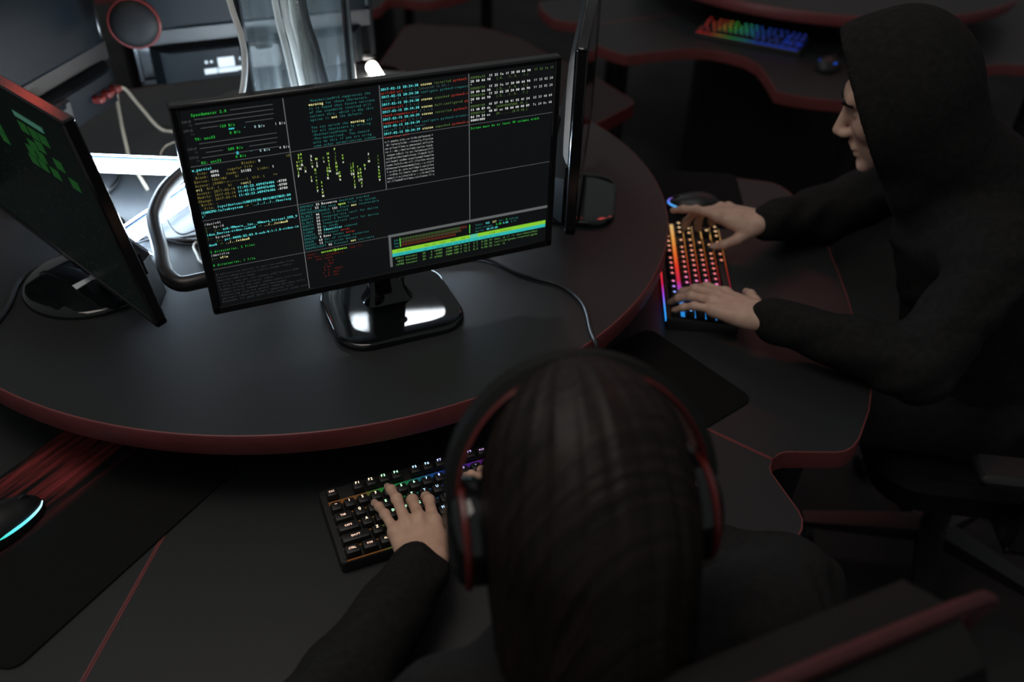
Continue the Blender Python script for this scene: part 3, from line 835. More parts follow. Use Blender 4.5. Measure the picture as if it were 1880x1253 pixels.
flat_cable('thin grey wire arching beside the front monitor top left corner', [(-0.21, 0.83), (-0.256, 0.812), (-0.279, 0.791), (-0.289, 0.737), (-0.25, 0.68)], 0.0015, M_beige)
flat_cable('black cable running from the front monitor over the right shelf edge', [(0.06, 0.16), (0.13, 0.14), (0.199, 0.114), (0.241, 0.040), (0.288, -0.016), (0.298, -0.079), (0.276, -0.150), (0.268, -0.182, 0.003), (0.268, -0.190, -0.02), (0.270, -0.192, -0.06), (0.272, -0.16, -0.118), (0.26, -0.05, -0.126)], 0.0034, M_cblk)
flat_cable('black cable hanging off the round base at the left edge', [(-0.44, 0.42), (-0.50, 0.385), (-0.555, 0.335, 0.004), (-0.572, 0.26), (-0.596, 0.200), (-0.65, 0.09), (-0.663, 0.062, 0.003), (-0.671, 0.047, -0.02), (-0.675, 0.045, -0.09), (-0.66, 0.06, -0.126)], 0.0040, M_cblk)

bt = thing('steel_tube_frame', 'dark bent steel tube frame beside the front monitor', 'frame', (0, 0, 0))
pp = [(-0.16, 0.165, 0.014), (-0.20, 0.162, 0.030), (-0.246, 0.158, 0.045), (-0.272, 0.148, 0.050), (-0.309, 0.148, 0.051), (-0.325, 0.172, 0.055), (-0.329, 0.205, 0.056), (-0.328, 0.260, 0.056), (-0.329, 0.345, 0.056), (-0.324, 0.395, 0.057), (-0.300, 0.463, 0.060), (-0.268, 0.513, 0.062), (-0.235, 0.560, 0.058), (-0.20, 0.605, 0.040), (-0.18, 0.63, 0.014)]
obj('tube', MB().tube([(x, y, z + Z0) for x, y, z in pp], 0.0130, 16, 8), M_steel, bt)
for p in (pp[0], pp[-1]):
    obj('foot', MB().lathe([(0.014, 0.0), (0.014, 0.010), (0.011, 0.014)], 16, (p[0], p[1], Z0)), M_blk, bt)

# ------------------------------------------------------------------ keyboards
U = 0.01905
def keys_layout():
    K = []
    def row(y, items, x=0.0):
        for it in items:
            if isinstance(it, (int, float)): x += it; continue
            nme, w = it if isinstance(it, tuple) else (it, 1.0)
            K.append((nme, x + w / 2, y, w)); x += w
    row(0, ['ESC', 1.0, 'F1', 'F2', 'F3', 'F4', 0.5, 'F5', 'F6', 'F7', 'F8', 0.5, 'F9', 'F10', 'F11', 'F12', 0.25, 'PRT', 'SCR', 'BRK'])
    row(1.4, list('~1234567890-=') + [('BACK', 2.0), 0.25, 'INS', 'HM', 'PU'])
    row(2.42, [('TAB', 1.5)] + list('QWERTYUIOP[]') + [('\\', 1.5), 0.25, 'DEL', 'END', 'PD'])
    row(3.44, [('CAPS', 1.75)] + list("ASDFGHJKL;'") + [('ENTER', 2.25)])
    row(4.46, [('SHIFT', 2.25)] + list('ZXCVBNM,./') + [('SHIFT', 2.75), 1.25, '^'])
    row(5.48, [('CTRL', 1.25), ('WIN', 1.25), ('ALT', 1.25), (' ', 6.25), ('ALT', 1.25), ('FN', 1.25), ('MENU', 1.25), ('CTRL', 1.25), 0.25, '<', 'v', '>'])
    return K
KEYS = keys_layout()
_capm = {}
def cap_mesh(w):
    if w not in _capm:
        a, b = w * U / 2 - 0.0011, U / 2 - 0.0011
        ring = lambda i, z: [(*p, z) for p in rrect(2 * (a - i), 2 * (b - i), 0.002, 2)]
        g = MB().loops([ring(0, 0), ring(0.0004, 0.003), ring(0.0018, 0.0075), ring(0.0026, 0.0080)])
        _capm[w] = mesh_of('key', g.v, g.f); _capm[w].materials.append(M_key)
    return _capm[w]
def hexl(c): return lin(c)
def lerp_stops(stops, t):
    for (p0, c0), (p1, c1) in zip(stops, stops[1:]):
        if t <= p1:
            k = 0 if p1 == p0 else max(0, (t - p0) / (p1 - p0)); return tuple(a + (b - a) * k for a, b in zip(c0, c1))
    return stops[-1][1]
def make_keyboard(label, loc, rz, stops, legend=True, glow=1.0, leg_s=1.6, white=0.45, detail=True, rim=False):
    t = thing('keyboard', label, 'keyboard', loc, rz)
    W_, D_ = 18.25 * U + 0.016, 0.134
    body = MB()
    r0 = rrect(W_, D_, 0.006, 4); r1 = rrect(W_ - 0.003, D_ - 0.003, 0.005, 4)
    # wedge: the back stands a little higher
    zt = lambda y: 0.019 + 0.055 * (y + D_ / 2)
    body.loops([[(*p, 0.0) for p in r0], [(p[0], p[1], zt(p[1]) - 0.002) for p in r0], [(p[0], p[1], zt(p[1])) for p in r1]])
    obj('case', body, M_blk, t)
    gm = ramp_mat('backlight', stops, 0, -W_ / 2, W_ / 2, glow)
    pl_ = MB().loops([[(p[0], p[1], zt(p[1]) + 0.0002) for p in rrect(W_ - 0.012, D_ - 0.012, 0.003, 3)], [(p[0], p[1], zt(p[1]) + 0.0010) for p in rrect(W_ - 0.012, D_ - 0.012, 0.003, 3)]])
    # only the light channels between rows glow
    obj('mounting_plate', pl_, M_blk, t, smooth=False)
    ch = MB()
    x0 = -18.25 * U / 2; y0 = D_ / 2 - 0.0165
    for i, y in enumerate((0.70, 1.91, 2.93, 3.95, 4.97, 6.02)):
        yy = y0 - y * U
        hw = 0.0036 if i == 0 else 0.0009
        ch.box((0, yy, zt(yy) + 0.0013), (18.1 * U, hw * 2, 0.0008))
    obj('light_strip', ch, gm, t, smooth=False)
    if rim:
        rm = MB()
        for s in (1,):
            yy = s * (D_ / 2 + 0.0004)
            rm.box((0, yy, 0.016), (W_ - 0.02, 0.0016, 0.007))
        obj('rim_light', rm, ramp_mat('rim_backlight', stops, 0, -W_ / 2, W_ / 2, glow * 1.6), t, smooth=False)
    tilt = math.atan(0.055)
    bins = {}
    for nme, kx, ky, kw in KEYS:
        x = x0 + kx * U; y = y0 - ky * U
        k = obj('key', cap_mesh(kw), None, t)
        k.location = (x, y, zt(y) + 0.0035); k.rotation_euler = (tilt, 0, 0)
        if not legend or nme == ' ': continue
        fr = round((x + W_ / 2) / W_ * 12) / 12
        if fr not in bins:
            c = lerp_stops(stops, fr); mx = max(c) or 1
            c = tuple((a / mx) * (1 - white) + white for a in c)
            bins[fr] = emat('legend_glow', c, leg_s)
        g = MB(); n_ = len(nme)
        if detail:
            cw = 0.0036 if n_ <= 2 else 0.0026; sc = 0.0062 if n_ <= 2 else 0.0046
            for q, chh in enumerate(nme):
                V, F = glyph(chh)
                cx = (q - (n_ - 1) / 2) * cw
                oy = 0.0012 if n_ <= 2 else -0.001
                g.add([(cx + p[0] * cw / 0.62, oy + p[1] * sc, 0.00815) for p in V], F)
                if n_ <= 2: g.add([(cx + 0.0002 + p[0] * cw / 0.62, oy + 0.0002 + p[1] * sc, 0.00816) for p in V], F)
        else:
            g.lathe([(0.0028, 0.00805), (0.0028, 0.0083)], 8)
        lg = obj('legend', g, bins[fr], k, smooth=False)
    return t
H = lambda h: lin(h)
stops_w = [(0.0, H('#c06a28')), (0.16, H('#a87030')), (0.24, H('#28c850')), (0.34, H('#20c070')), (0.44, H('#1878d8')), (0.52, H('#2458ff')), (0.60, H('#7030e0')), (0.75, H('#d030a0')), (1.0, H('#ff3040'))]
make_keyboard('backlit keyboard under the left hand of the person with headphones', (-0.014, -0.2935, DZ), math.radians(-0.4), stops_w, glow=0.22, leg_s=2.2, white=0.45)
stops_m = [(0.0, H('#28a0ff')), (0.14, H('#40a0ff')), (0.24, H('#a050ff')), (0.36, H('#e02050')), (0.50, H('#ff3a20')), (0.66, H('#ff8030')), (0.82, H('#ffb050')), (1.0, H('#ffd890'))]
make_keyboard('rainbow backlit keyboard under the hooded person\'s hands', (0.645, 0.087, DZ), math.radians(62.0), stops_m, glow=0.7, leg_s=1.2, white=0.18, detail=False, rim=True)
stops_b = [(0.0, H('#ff2020')), (0.15, H('#e03020')), (0.24, H('#d0a030')), (0.34, H('#40c040')), (0.46, H('#20b0a0')), (0.60, H('#2060ff')), (1.0, H('#3050ff'))]
make_keyboard('small blurred rainbow keyboard on the desk at the top', (1.64, 1.275, DZ), math.radians(-53), stops_b, glow=0.9, leg_s=0.8, white=0.03, detail=False)

# ------------------------------------------------------------------ mice and mats
def make_mat(name, label, c, w, d, rz_, mt_):
    t = thing(name, label, 'mouse mat', (c[0], c[1], DZ), rz_)
    obj('surface', MB().prism(rrect(w, d, 0.022, 8), 0.0003, 0.0035, 0.0008), mt_, t)
    return t
def pad_print():
    mt = mat('printed_mat', (0.01, 0.01, 0.01), 0.9, spec=0.1)
    nt = mt.node_tree; b = nt.nodes['Principled BSDF']
    tc = nt.nodes.new('ShaderNodeTexCoord'); mp = nt.nodes.new('ShaderNodeMapping')
    mp.inputs['Scale'].default_value = (5, 60, 1); mp.inputs['Rotation'].default_value = (0, 0, math.radians(-18))
    n = nt.nodes.new('ShaderNodeTexNoise'); n.inputs['Scale'].default_value = 1; n.inputs['Detail'].default_value = 5
    nt.links.new(tc.outputs['Object'], mp.inputs[0]); nt.links.new(mp.outputs[0], n.inputs['Vector'])
    mp2 = nt.nodes.new('ShaderNodeMapping'); mp2.inputs['Location'].default_value = (0.02, 0.95, 0); mp2.inputs['Scale'].default_value = (3, 16, 0)
    gr = nt.nodes.new('ShaderNodeSeparateXYZ'); nt.links.new(tc.outputs['Object'], gr.inputs[0])
    mr = nt.nodes.new('ShaderNodeMapRange'); mr.inputs[1].default_value = 0.00; mr.inputs[2].default_value = 0.05; mr.interpolation_type = 'SMOOTHSTEP'
    nt.links.new(gr.outputs[1], mr.inputs[0])
    cr = nt.nodes.new('ShaderNodeValToRGB')
    cr.color_ramp.elements[0].position = 0.44; cr.color_ramp.elements[0].color = (0.0105, 0.0105, 0.0105, 1)
    cr.color_ramp.elements[1].position = 0.72; cr.color_ramp.elements[1].color = (0.34, 0.05, 0.05, 1)
    nt.links.new(n.outputs['Fac'], cr.inputs[0])
    mx = nt.nodes.new('ShaderNodeMix'); mx.data_type = 'RGBA'
    mx.inputs['A'].default_value = (0.0105, 0.0105, 0.0105, 1)
    nt.links.new(mr.outputs[0], mx.inputs['Factor']); nt.links.new(cr.outputs[0], mx.inputs['B'])
    nt.links.new(mx.outputs['Result'], b.inputs['Base Color'])
    return mt
make_mat('mouse_mat', 'black mouse mat with red streaks at the left edge', (-0.533, -0.115), 0.40, 0.292, math.radians(38.5), pad_print())
make_mat('mouse_mat', 'plain black mouse mat right of the headphone wearer', (0.392, -0.178), 0.232, 0.25, math.radians(14.5), M_pad)

make_mat('mouse_mat', 'black mouse mat under the far hand mouse', (0.835, 0.385), 0.27, 0.23, math.radians(62), M_pad)
def make_mouse(label, c, rz_, strip, mt_strip, zt=0.0):
    t = thing('mouse', label, 'mouse', (c[0], c[1], DZ + zt), rz_)
    V, F = nets([(ellip((0, 0, 0.004), (0.062, 0.033, 0.034)),), (ellip((-0.018, 0, 0.010), (0.040, 0.031, 0.030)), 0.015, 'u'), (plane((0, 0, -1), 0.0),  0.0, 'i'), (capsule((0.02, 0, 0.045), (0.075, 0, 0.028), 0.0022), 0.002, 's'), (capsule((0.03, -0.05, 0.026), (0.06, -0.05, 0.02), 0.004), 0.003, 's')], (-0.07, -0.045, -0.004), (0.07, 0.045, 0.05), 0.002)
    obj('shell', Geo().add(V, F), M_blk, t, ang=80)
    obj('wheel', MB().lathe([(0.006, -0.003), (0.008, -0.002), (0.008, 0.002), (0.006, 0.003)], 20, M=Matrix.Translation((0.040, 0, 0.026)) @ Matrix.Rotation(math.pi / 2, 4, 'X')), M_blk, t)
    obj('light_strip', MB().tube(strip, [0.0010, 0.0020, 0.0022, 0.0018, 0.0010], 8, 8), mt_strip, t)
    return t
edge = lambda s, a0, a1, k=1.0, z=0.010: [(0.0625 * math.cos(a) * k, s * 0.0338 * math.sin(a) * k, z) for a in np.linspace(a0, a1, 9)]
make_mouse('black mouse with cyan and green light line on the red streaked mat', (-0.612, -0.110), math.radians(32), [(x, y, 0.012 + 0.006 * math.sin(i / 8 * math.pi)) for i, (x, y, z) in enumerate(edge(-1, 0.25, 2.9, 0.97))],
           ramp_mat('mouse_light', [(0.0, lin('#20d080')), (0.35, lin('#30d0b8')), (0.7, lin('#70e0ff')), (1.0, lin('#c8f4ff'))], 0, -0.06, 0.06, 1.3), 0.004)
make_mouse('black mouse with blue and purple light arc by the far hand', (0.800, 0.330), math.radians(150), [(x, y, 0.016) for x, y, z in edge(1, -1.25, 1.25, 0.93)],
           ramp_mat('mouse_light_b', [(0.0, lin('#c040c0')), (0.5, lin('#6080ff')), (1.0, lin('#50c8ff'))], 1, -0.03, 0.03, 1.2), 0.004)
make_mouse('black mouse with glowing blue ring on the blurred back desk', (1.722, 0.975), math.radians(30), [(-0.02 + 0.026 * math.cos(a), 0.026 * math.sin(a), 0.028) for a in np.linspace(1.0, 5.8, 12)], emat('blue_ring', lin('#1050d0'), 2.0))

# ------------------------------------------------------------------ hands
def hand_geo(size, curls, thumb, splay=(6, 2, -3, -9), rad=1.0, forearm=0.10, flen=1.0, fa_dir=(0, -1, 0)):
    """left hand, back up (+z), fingers along +y, thumb towards +x; wrist at the origin"""
    s = size
    mcp = [(0.0255, 0.086, 0.000), (0.0065, 0.091, 0.003), (-0.0125, 0.087, 0.001), (-0.0290, 0.077, -0.004)]
    seg = [(0.043, 0.026, 0.021), (0.047, 0.029, 0.022), (0.044, 0.027, 0.021), (0.035, 0.021, 0.019)]
    seg = [tuple(a * flen for a in q) for q in seg]; mcp = [(a, b * (2 - flen) if flen > 1 else b, c) for a, b, c in mcp]
    rr = [(0.0093, 0.0082, 0.0072, 0.0060), (0.0095, 0.0084, 0.0074, 0.0062), (0.0090, 0.0080, 0.0070, 0.0058), (0.0080, 0.0070, 0.0062, 0.0052)]
    ops = []
    V3 = lambda p: np.array(p) * s
    # wrist and palm
    fd = np.array(fa_dir, float); fd /= np.linalg.norm(fd)
    sd = np.cross(fd, (0, 0, 1)); sd /= np.linalg.norm(sd)
    for q in (-1, 1):
        a = V3((q * 0.0135, 0.004, 0)); ops.append((capsule(a, a + fd * forearm - sd * q * 0.004, 0.0165 * s, 0.024 * s), 0.012, 'u'))
    wr = [(0.013, 0.006, 0), (0.005, 0.004, 0.002), (-0.006, 0.004, 0.002), (-0.015, 0.006, -0.001)]
    for i in range(4):
        m_ = np.array(mcp[i]); a = np.array(wr[i])
        ops.append((capsule(V3(a), V3(m_ - (0, 0, 0.004)), 0.0150 * s * rad, 0.0112 * s * rad), 0.010, 'u'))
    ops.append((ellip(V3((0.022, 0.040, -0.010)), V3((0.017, 0.032, 0.013))), 0.012, 'u'))
    ops.append((ellip(V3((-0.021, 0.036, -0.009)), V3((0.012, 0.034, 0.012))), 0.012, 'u'))
    nails = []
    for i in range(4):
        p = np.array(mcp[i]); pitch = 0.0; yaw = math.radians(splay[i])
        ops.append((ellip(V3(p), V3((0.0105, 0.011, 0.0105)) * rad), 0.006, 'u'))
        for j in range(3):
            pitch += math.radians(curls[i][j])
            d = np.array((math.sin(yaw) * math.cos(pitch), math.cos(yaw) * math.cos(pitch), -math.sin(pitch)))
            e = p + d * seg[i][j]
            ops.append((capsule(V3(p), V3(e), rr[i][j] * s * rad, rr[i][j + 1] * s * rad), 0.0035 if j else 0.006, 'u'))
            if j < 2: ops.append((ellip(V3(e + np.array((0, 0, 0.0006))), V3((1, 1, 1)) * rr[i][j + 1] * 1.10 * rad), 0.004, 'u'))
            if j == 2:
                up = np.array((0, 0, 1.0)); up -= d * (up @ d); up /= np.linalg.norm(up)
                nails.append((V3(p + d * seg[i][j] * 0.78 + up * rr[i][2] * 0.80 * rad), d, up, 0.0046 * s * rad))
            p = e
    tp = [V3(q) for q in thumb]
    tr = (0.0140, 0.0105, 0.0092, 0.0070)
    for j in range(3):
        ops.append((capsule(tp[j], tp[j + 1], tr[j] * s * rad, tr[j + 1] * s * rad), 0.008 if j == 0 else 0.004, 'u'))
    # tendon ridges and the valleys between the knuckles
    for i in range(3):
        g = (np.array(mcp[i]) + np.array(mcp[i + 1])) / 2 + (0, 0.004, 0.014)
        ops.append((capsule(V3(g), V3(g * (0.7, 0.62, 1.0) + (0, 0, 0.001)), 0.0042 * s, 0.0020 * s), 0.006, 's'))
    lo = np.array((-0.085, -forearm - 0.03, -0.115)) * max(s, 1); hi = np.array((0.10, 0.225, 0.045)) * max(s, 1)
    if abs(fd[0]) > 0.2 or abs(fd[2]) > 0.2:
        lo = np.minimum(lo, fd * forearm - 0.05); hi = np.maximum(hi, fd * forearm + 0.05)
    V, F = nets(ops, lo, hi, 0.0022)
    return V, F, nails
def frame(o, fwd, up):
    y = Vector(fwd).normalized(); z = Vector(up); z = (z - y * z.dot(y)).normalized(); x = y.cross(z)
    M_ = Matrix.Identity(4)
    for i in range(3): M_[i][0], M_[i][1], M_[i][2], M_[i][3] = x[i], y[i], z[i], o[i]
    return M_
def put_hand(G, NG, hg, M_, mirror=False):
    V, F, nails = hg
    V = np.array(V)
    if mirror: V = V * (-1, 1, 1); F = F[:, ::-1]
    A = np.array(M_)
    G.add(V @ A[:3, :3].T + A[:3, 3], F)
    for p, d, up, r in nails:
        if mirror: p, d, up = p * (-1, 1, 1), d * (-1, 1, 1), up * (-1, 1, 1)
        p = A[:3, :3] @ p + A[:3, 3]; d = A[:3, :3] @ d; up = A[:3, :3] @ up; sd = np.cross(d, up)
        ring = [tuple(p + d * math.cos(a) * r * 1.25 + sd * math.sin(a) * r * 0.9 - up * abs(math.sin(a)) * r * 0.25) for a in np.linspace(0, 2 * math.pi, 12, endpoint=False)]
        top = [tuple(p + up * 0.0005 + d * math.cos(a) * r * 1.1 + sd * math.sin(a) * r * 0.75 - up * abs(math.sin(a)) * r * 0.2) for a in np.linspace(0, 2 * math.pi, 12, endpoint=False)]
        b = MB().loops([ring, top], True, True)
        NG.add(b.v, b.f)

# ------------------------------------------------------------------ heads
def head_ops(male=True):
    k = 1.0 if male else 0.94
    E = lambda c, r, *a: ellip(np.array(c) * k, np.array(r) * k, *a)
    Cp = lambda a, b, ra, rb=None: capsule(np.array(a) * k, np.array(b) * k, ra * k, None if rb is None else rb * k)
    ops = [(E((-0.012, 0, 0.036), (0.098, 0.076, 0.098)),),
           (E((0.030, 0, -0.030), (0.062, 0.056, 0.080)), 0.03, 'u'),
           (E((0.046, 0, -0.072), (0.040, 0.042, 0.040)), 0.02, 'u'),
           (Cp((0.078, -0.008, -0.104), (0.078, 0.008, -0.104), 0.0150), 0.016, 'u'),
           (Cp((0.080, -0.034, 0.028), (0.080, 0.034, 0.028), 0.0135), 0.018, 'u'),
           (E((0.062, 0.040, -0.022), (0.026, 0.022, 0.026)), 0.015, 'u'), (E((0.062, -0.040, -0.022), (0.026, 0.022, 0.026)), 0.015, 'u'),
           (E((0.092, 0.030, 0.006), (0.016, 0.019, 0.012)), 0.012, 's'), (E((0.092, -0.030, 0.006), (0.016, 0.019, 0.012)), 0.012, 's'),
           (E((0.074, 0.030, 0.004), (0.0125, 0.0135, 0.0125)), 0.003, 'u'), (E((0.074, -0.030, 0.004), (0.0125, 0.0135, 0.0125)), 0.003, 'u'),
           (Cp((0.086, 0, 0.014), (0.114, 0, -0.032), 0.0080, 0.0098), 0.012, 'u'),
           (E((0.101, 0.0110, -0.037), (0.0135, 0.0080, 0.0080)), 0.008, 'u'), (E((0.101, -0.0110, -0.037), (0.0135, 0.0080, 0.0080)), 0.008, 'u'),
           (Cp((0.083, 0, -0.050), (0.092, 0, -0.060), 0.010, 0.008), 0.010, 'u'),
           (Cp((0.091, -0.016, -0.0655), (0.091, 0.016, -0.0655), 0.0062), 0.006, 'u'),
           (Cp((0.088, -0.014, -0.0790), (0.088, 0.014, -0.0790), 0.0068), 0.006, 'u'),
           (Cp((0.100, -0.022, -0.0722), (0.100, 0.022, -0.0722), 0.0035), 0.004, 's'),
           (Cp((0.099, -0.014, -0.0925), (0.099, 0.014, -0.0925), 0.0085), 0.008, 's'),
           (E((-0.006, 0.078, 0.000), (0.020, 0.009, 0.030)), 0.006, 'u'), (E((-0.006, -0.078, 0.000), (0.020, 0.009, 0.030)), 0.006, 'u'),
           (Cp((-0.020, 0, -0.040), (-0.050, 0, -0.170), 0.054, 0.058), 0.025, 'u')]
    return ops
def xform(V, M_):
    A = np.array(M_); return np.asarray(V) @ A[:3, :3].T + A[:3, 3]
def head_frame(c, fwd, up):
    """x forward, y left, z up"""
    x = Vector(fwd).normalized(); z = Vector(up); z = (z - x * z.dot(x)).normalized(); y = z.cross(x)
    M_ = Matrix.Identity(4)
    for i in range(3): M_[i][0], M_[i][1], M_[i][2], M_[i][3] = x[i], y[i], z[i], c[i]
    return M_
def in_frame(fn, M_, world=True):
    A = np.array(M_.inverted(), np.float32)
    return lambda P: fn(P @ A[:3, :3].T + A[:3, 3])
def folds(amp, sc_):
    def f(P):
        x, y, z = P[..., 0] * sc_, P[..., 1] * sc_, P[..., 2] * sc_
        return amp * (np.sin(x * 1.7 + 2.1 * np.sin(z * 1.3 + y)) + 0.7 * np.sin(y * 2.3 + z * 1.9 + 1.5 * np.sin(x * 1.1)))
    return f
def eyebrow(G, M_, k=1.0):
    for s in (-1, 1):
        pts = [(0.0965 * k, s * 0.013, 0.021), (0.0950 * k, s * 0.030, 0.027), (0.083 * k, s * 0.048, 0.023)]
        b = MB().tube(pts, [0.0034, 0.0052, 0.0034], 8, 5)
        G.add(xform(b.v, M_), b.f)

def make_person(label, hc, fwd, up, male, sh, hip, elbows, wrists, knees, feet, hands, skin, shoulder_r=0.062, arm_r=(0.056, 0.046, 0.036), top_label=None):
    """sh, elbows, wrists, knees, feet: (left, right) world points with z measured from the shelf top"""
    Z = lambda p: np.array((p[0], p[1], p[2] + Z0))
    hc = Z(hc); HM = head_frame(hc, fwd, up)
    t = thing('person', label, 'person', (hip[0], hip[1], 0))
    inv = Matrix.Translation((-hip[0], -hip[1], 0))
    sub = lambda g: setattr(g, 'v', [(v[0] - hip[0], v[1] - hip[1], v[2]) for v in g.v]) or g
    G, NG, BG = Geo(), Geo(), Geo()
    V, F = nets(head_ops(male), (-0.14, -0.11, -0.21), (0.15, 0.11, 0.15), 0.0030)
    G.add(xform(V, HM), F)
    sL, sR = Z(sh[0]), Z(sh[1]); hp = Z(hip)
    chest = (sL + sR) / 2; neck = chest + (hc - chest) * 0.25
    core = [(capsule(chest + (hp - chest) * 0.12, hp, 0.085 if not male else 0.10, 0.10 if not male else 0.11),), (capsule(sL + (sR - sL) * 0.12, sR + (sL - sR) * 0.12, 0.055, 0.055), 0.05, 'u'), (capsule(neck, hc - (hc - chest) * 0.35, 0.05, 0.05), 0.03, 'u')]
    limb = []
    for i in (0, 1):
        s_, e_, w_ = (sL, sR)[i], Z(elbows[i]), Z(wrists[i])
        limb += [(capsule(s_, e_, 0.042, 0.036), 0.03, 'u'), (capsule(e_, w_ + (e_ - w_) * 0.18, 0.035, 0.024), 0.02, 'u')]
    legs = []
    hw = (sL - sR); hw = hw / np.linalg.norm(hw)
    for i in (0, 1):
        h_ = hp + hw * (0.09 if i == 0 else -0.09); k_ = Z(knees[i]); f_ = Z(feet[i])
        legs += [(capsule(h_, k_, 0.078, 0.054), 0.04, 'u'), (capsule(k_, f_, 0.052, 0.036), 0.02, 'u')]
    pts = np.array([sL, sR, hp] + [Z(p) for p in list(elbows) + list(wrists)])
    V, F = nets(core + limb, pts.min(0) - 0.18, np.maximum(pts.max(0) + 0.15, hc + 0.02), 0.010)
    G.add(V, F)
    for hg, M_, mir in hands:
        put_hand(G, NG, hg, M_, mir)
    obj('body', sub(G), skin, t, ang=180)
    obj('fingernails', sub(NG), mat('nail', (0.56, 0.38, 0.32), 0.3, noise=0.03), t, ang=180)
    eyebrow(BG, HM, 1.0 if male else 0.94)
    obj('eyebrows', sub(BG), M_hair, t, ang=180)
    # top: looser than the body, ends in cuffs just above the wrists
    ops = [(capsule(chest + (hp - chest) * 0.10, hp - (hp - chest) * 0.02, 0.140 if not male else 0.135, 0.140 if not male else 0.15),),
           (capsule(sL + (sR - sL) * 0.06, sR + (sL - sR) * 0.06, shoulder_r + 0.010, shoulder_r + 0.010), 0.06, 'u')]
    if not male: ops.append((capsule(neck, neck + (hc - chest) * 0.10, 0.066, 0.060), 0.03, 'u'))
    for i in (0, 1):
        s_, e_, w_ = (sL, sR)[i], Z(elbows[i]), Z(wrists[i])
        cuff = w_ + (e_ - w_) * 0.07
        ops += [(capsule(s_, e_, arm_r[0] + 0.006, arm_r[0]), 0.04, 'u'), (capsule(e_, cuff, arm_r[0], arm_r[2]), 0.03, 'u')]
    ops.append((folds(0.0022, 34.0), 0, 'n'))
    lo, hi = pts.min(0) - 0.20, np.maximum(pts.max(0) + 0.16, hc + 0.22)
    if male:
        hood_o = in_frame(ellip((-0.005, 0, 0.012), (0.121, 0.116, 0.146)), HM)
        hood_i = in_frame(ellip((-0.003, 0, 0.008), (0.112, 0.103, 0.134)), HM)
        drape = capsule(hc - np.array(HM)[:3, 0] * 0.050 - np.array(HM)[:3, 2] * 0.10, chest + np.array((0, 0, 0.055)), 0.088, 0.105)
        cut = in_frame(plane((1, 0, -0.13), 0.070), HM)
        # opening: everything in front of the cut plane and inside the inner hood
        ops2 = [(hood_o,), (in_frame(ellip((0.050, 0, 0.004), (0.115, 0.113, 0.150)), HM), 0.02, 'u'), (drape, 0.05, 'u'), (capsule(hc - np.array(HM)[:3, 2] * 0.16 + np.array(HM)[:3, 0] * 0.01, chest, 0.062, 0.085), 0.05, 'u'), (hood_i, 0.006, 's'), (in_frame(ellip((0.065, 0, 0.0), (0.145, 0.099, 0.135)), HM), 0.006, 's'), (lambda P: -cut(P), 0.004, 's')]
        body_ops = ops
        ops_all = [((lambda P: evalsdf(ops2, P)),), ((lambda P: evalsdf(body_ops, P)), 0.03, 'u'), (in_frame(ellip((0.105, 0, -0.02), (0.060, 0.070, 0.115)), HM), 0.006, 's')]
        V, F = nets(ops_all, lo, hi, 0.0065)
    else:
        V, F = nets(ops, lo, hi, 0.0075)
    obj('hoodie' if male else 'pullover', sub(Geo().add(V, F)), M_cloth2 if male else M_cloth, t, ang=180)
    lp = np.array([hp] + [Z(p) for p in list(knees) + list(feet)])
    tro = [(capsule(hp + hw * 0.07, hp - hw * 0.07, 0.125, 0.125),)] + [(c, k_, m_) for c, k_, m_ in legs]
    V, F = nets(tro, lp.min(0) - 0.16, lp.max(0) + 0.16, 0.011)
    obj('trousers', sub(Geo().add(V, F)), M_trous, t, ang=180)
    for i in (0, 1):
        f_ = Z(feet[i]); k_ = Z(knees[i])
        d_ = np.array((fwd[0], fwd[1], 0.0)); d_ /= np.linalg.norm(d_)
        so = [(ellip((0.05, 0, 0.028), (0.135, 0.045, 0.042)),), (capsule((0, 0, 0.05), (0, 0, 0.10), 0.044), 0.03, 'u'), (plane((0, 0, -1), 0.0), 0, 'i')]
        V, F = nets(so, (-0.12, -0.07, -0.01), (0.21, 0.07, 0.16), 0.008)
        SM = head_frame((f_[0], f_[1], 0.001), d_, (0, 0, 1))
        obj('shoe', sub(Geo().add(xform(V, SM), F)), M_blk, t, ang=180)
    return t, HM, sub

TH = [(0.018, 0.012, -0.008), (0.040, 0.046, -0.016), (0.052, 0.074, -0.022), (0.056, 0.098, -0.028)]
def fa(M_, w, e, mirror=False):
    v = M_.to_3x3().inverted() @ (Vector(e) - Vector(w))
    return (-v.x if mirror else v.x, v.y, v.z)
# person with headphones, front seat
wl, wr = (-0.101, -0.432, -0.066), (0.085, -0.425, -0.066)
wel, wer = (-0.350, -0.655, -0.070), (0.300, -0.640, -0.080)
lM = frame((wl[0], wl[1], wl[2] + Z0), (0.13, 1.0, -0.02), (0.10, 0.05, 1))
rM = frame((wr[0], wr[1], wr[2] + Z0), (-0.28, 0.96, -0.02), (-0.1, 0.05, 1))
lh = hand_geo(0.97, [(12, 24, 14), (18, 44, 26), (4, 16, 12), (8, 10, 8)], [(0.018, 0.012, -0.008), (0.036, 0.044, -0.022), (0.040, 0.072, -0.034), (0.036, 0.094, -0.042)], splay=(4, 0, -5, -11), rad=0.92, flen=1.18, fa_dir=fa(lM, wl, wel))
rh = hand_geo(0.97, [(6, 20, 14), (14, 30, 20), (16, 32, 20), (18, 30, 18)], TH, rad=0.93, fa_dir=fa(rM, wr, wer, True))
wup, wfw = (0.10, 0.45, 0.89), (0.22, 0.86, -0.46)
W_HC = (-0.0255, -0.674, 0.249)
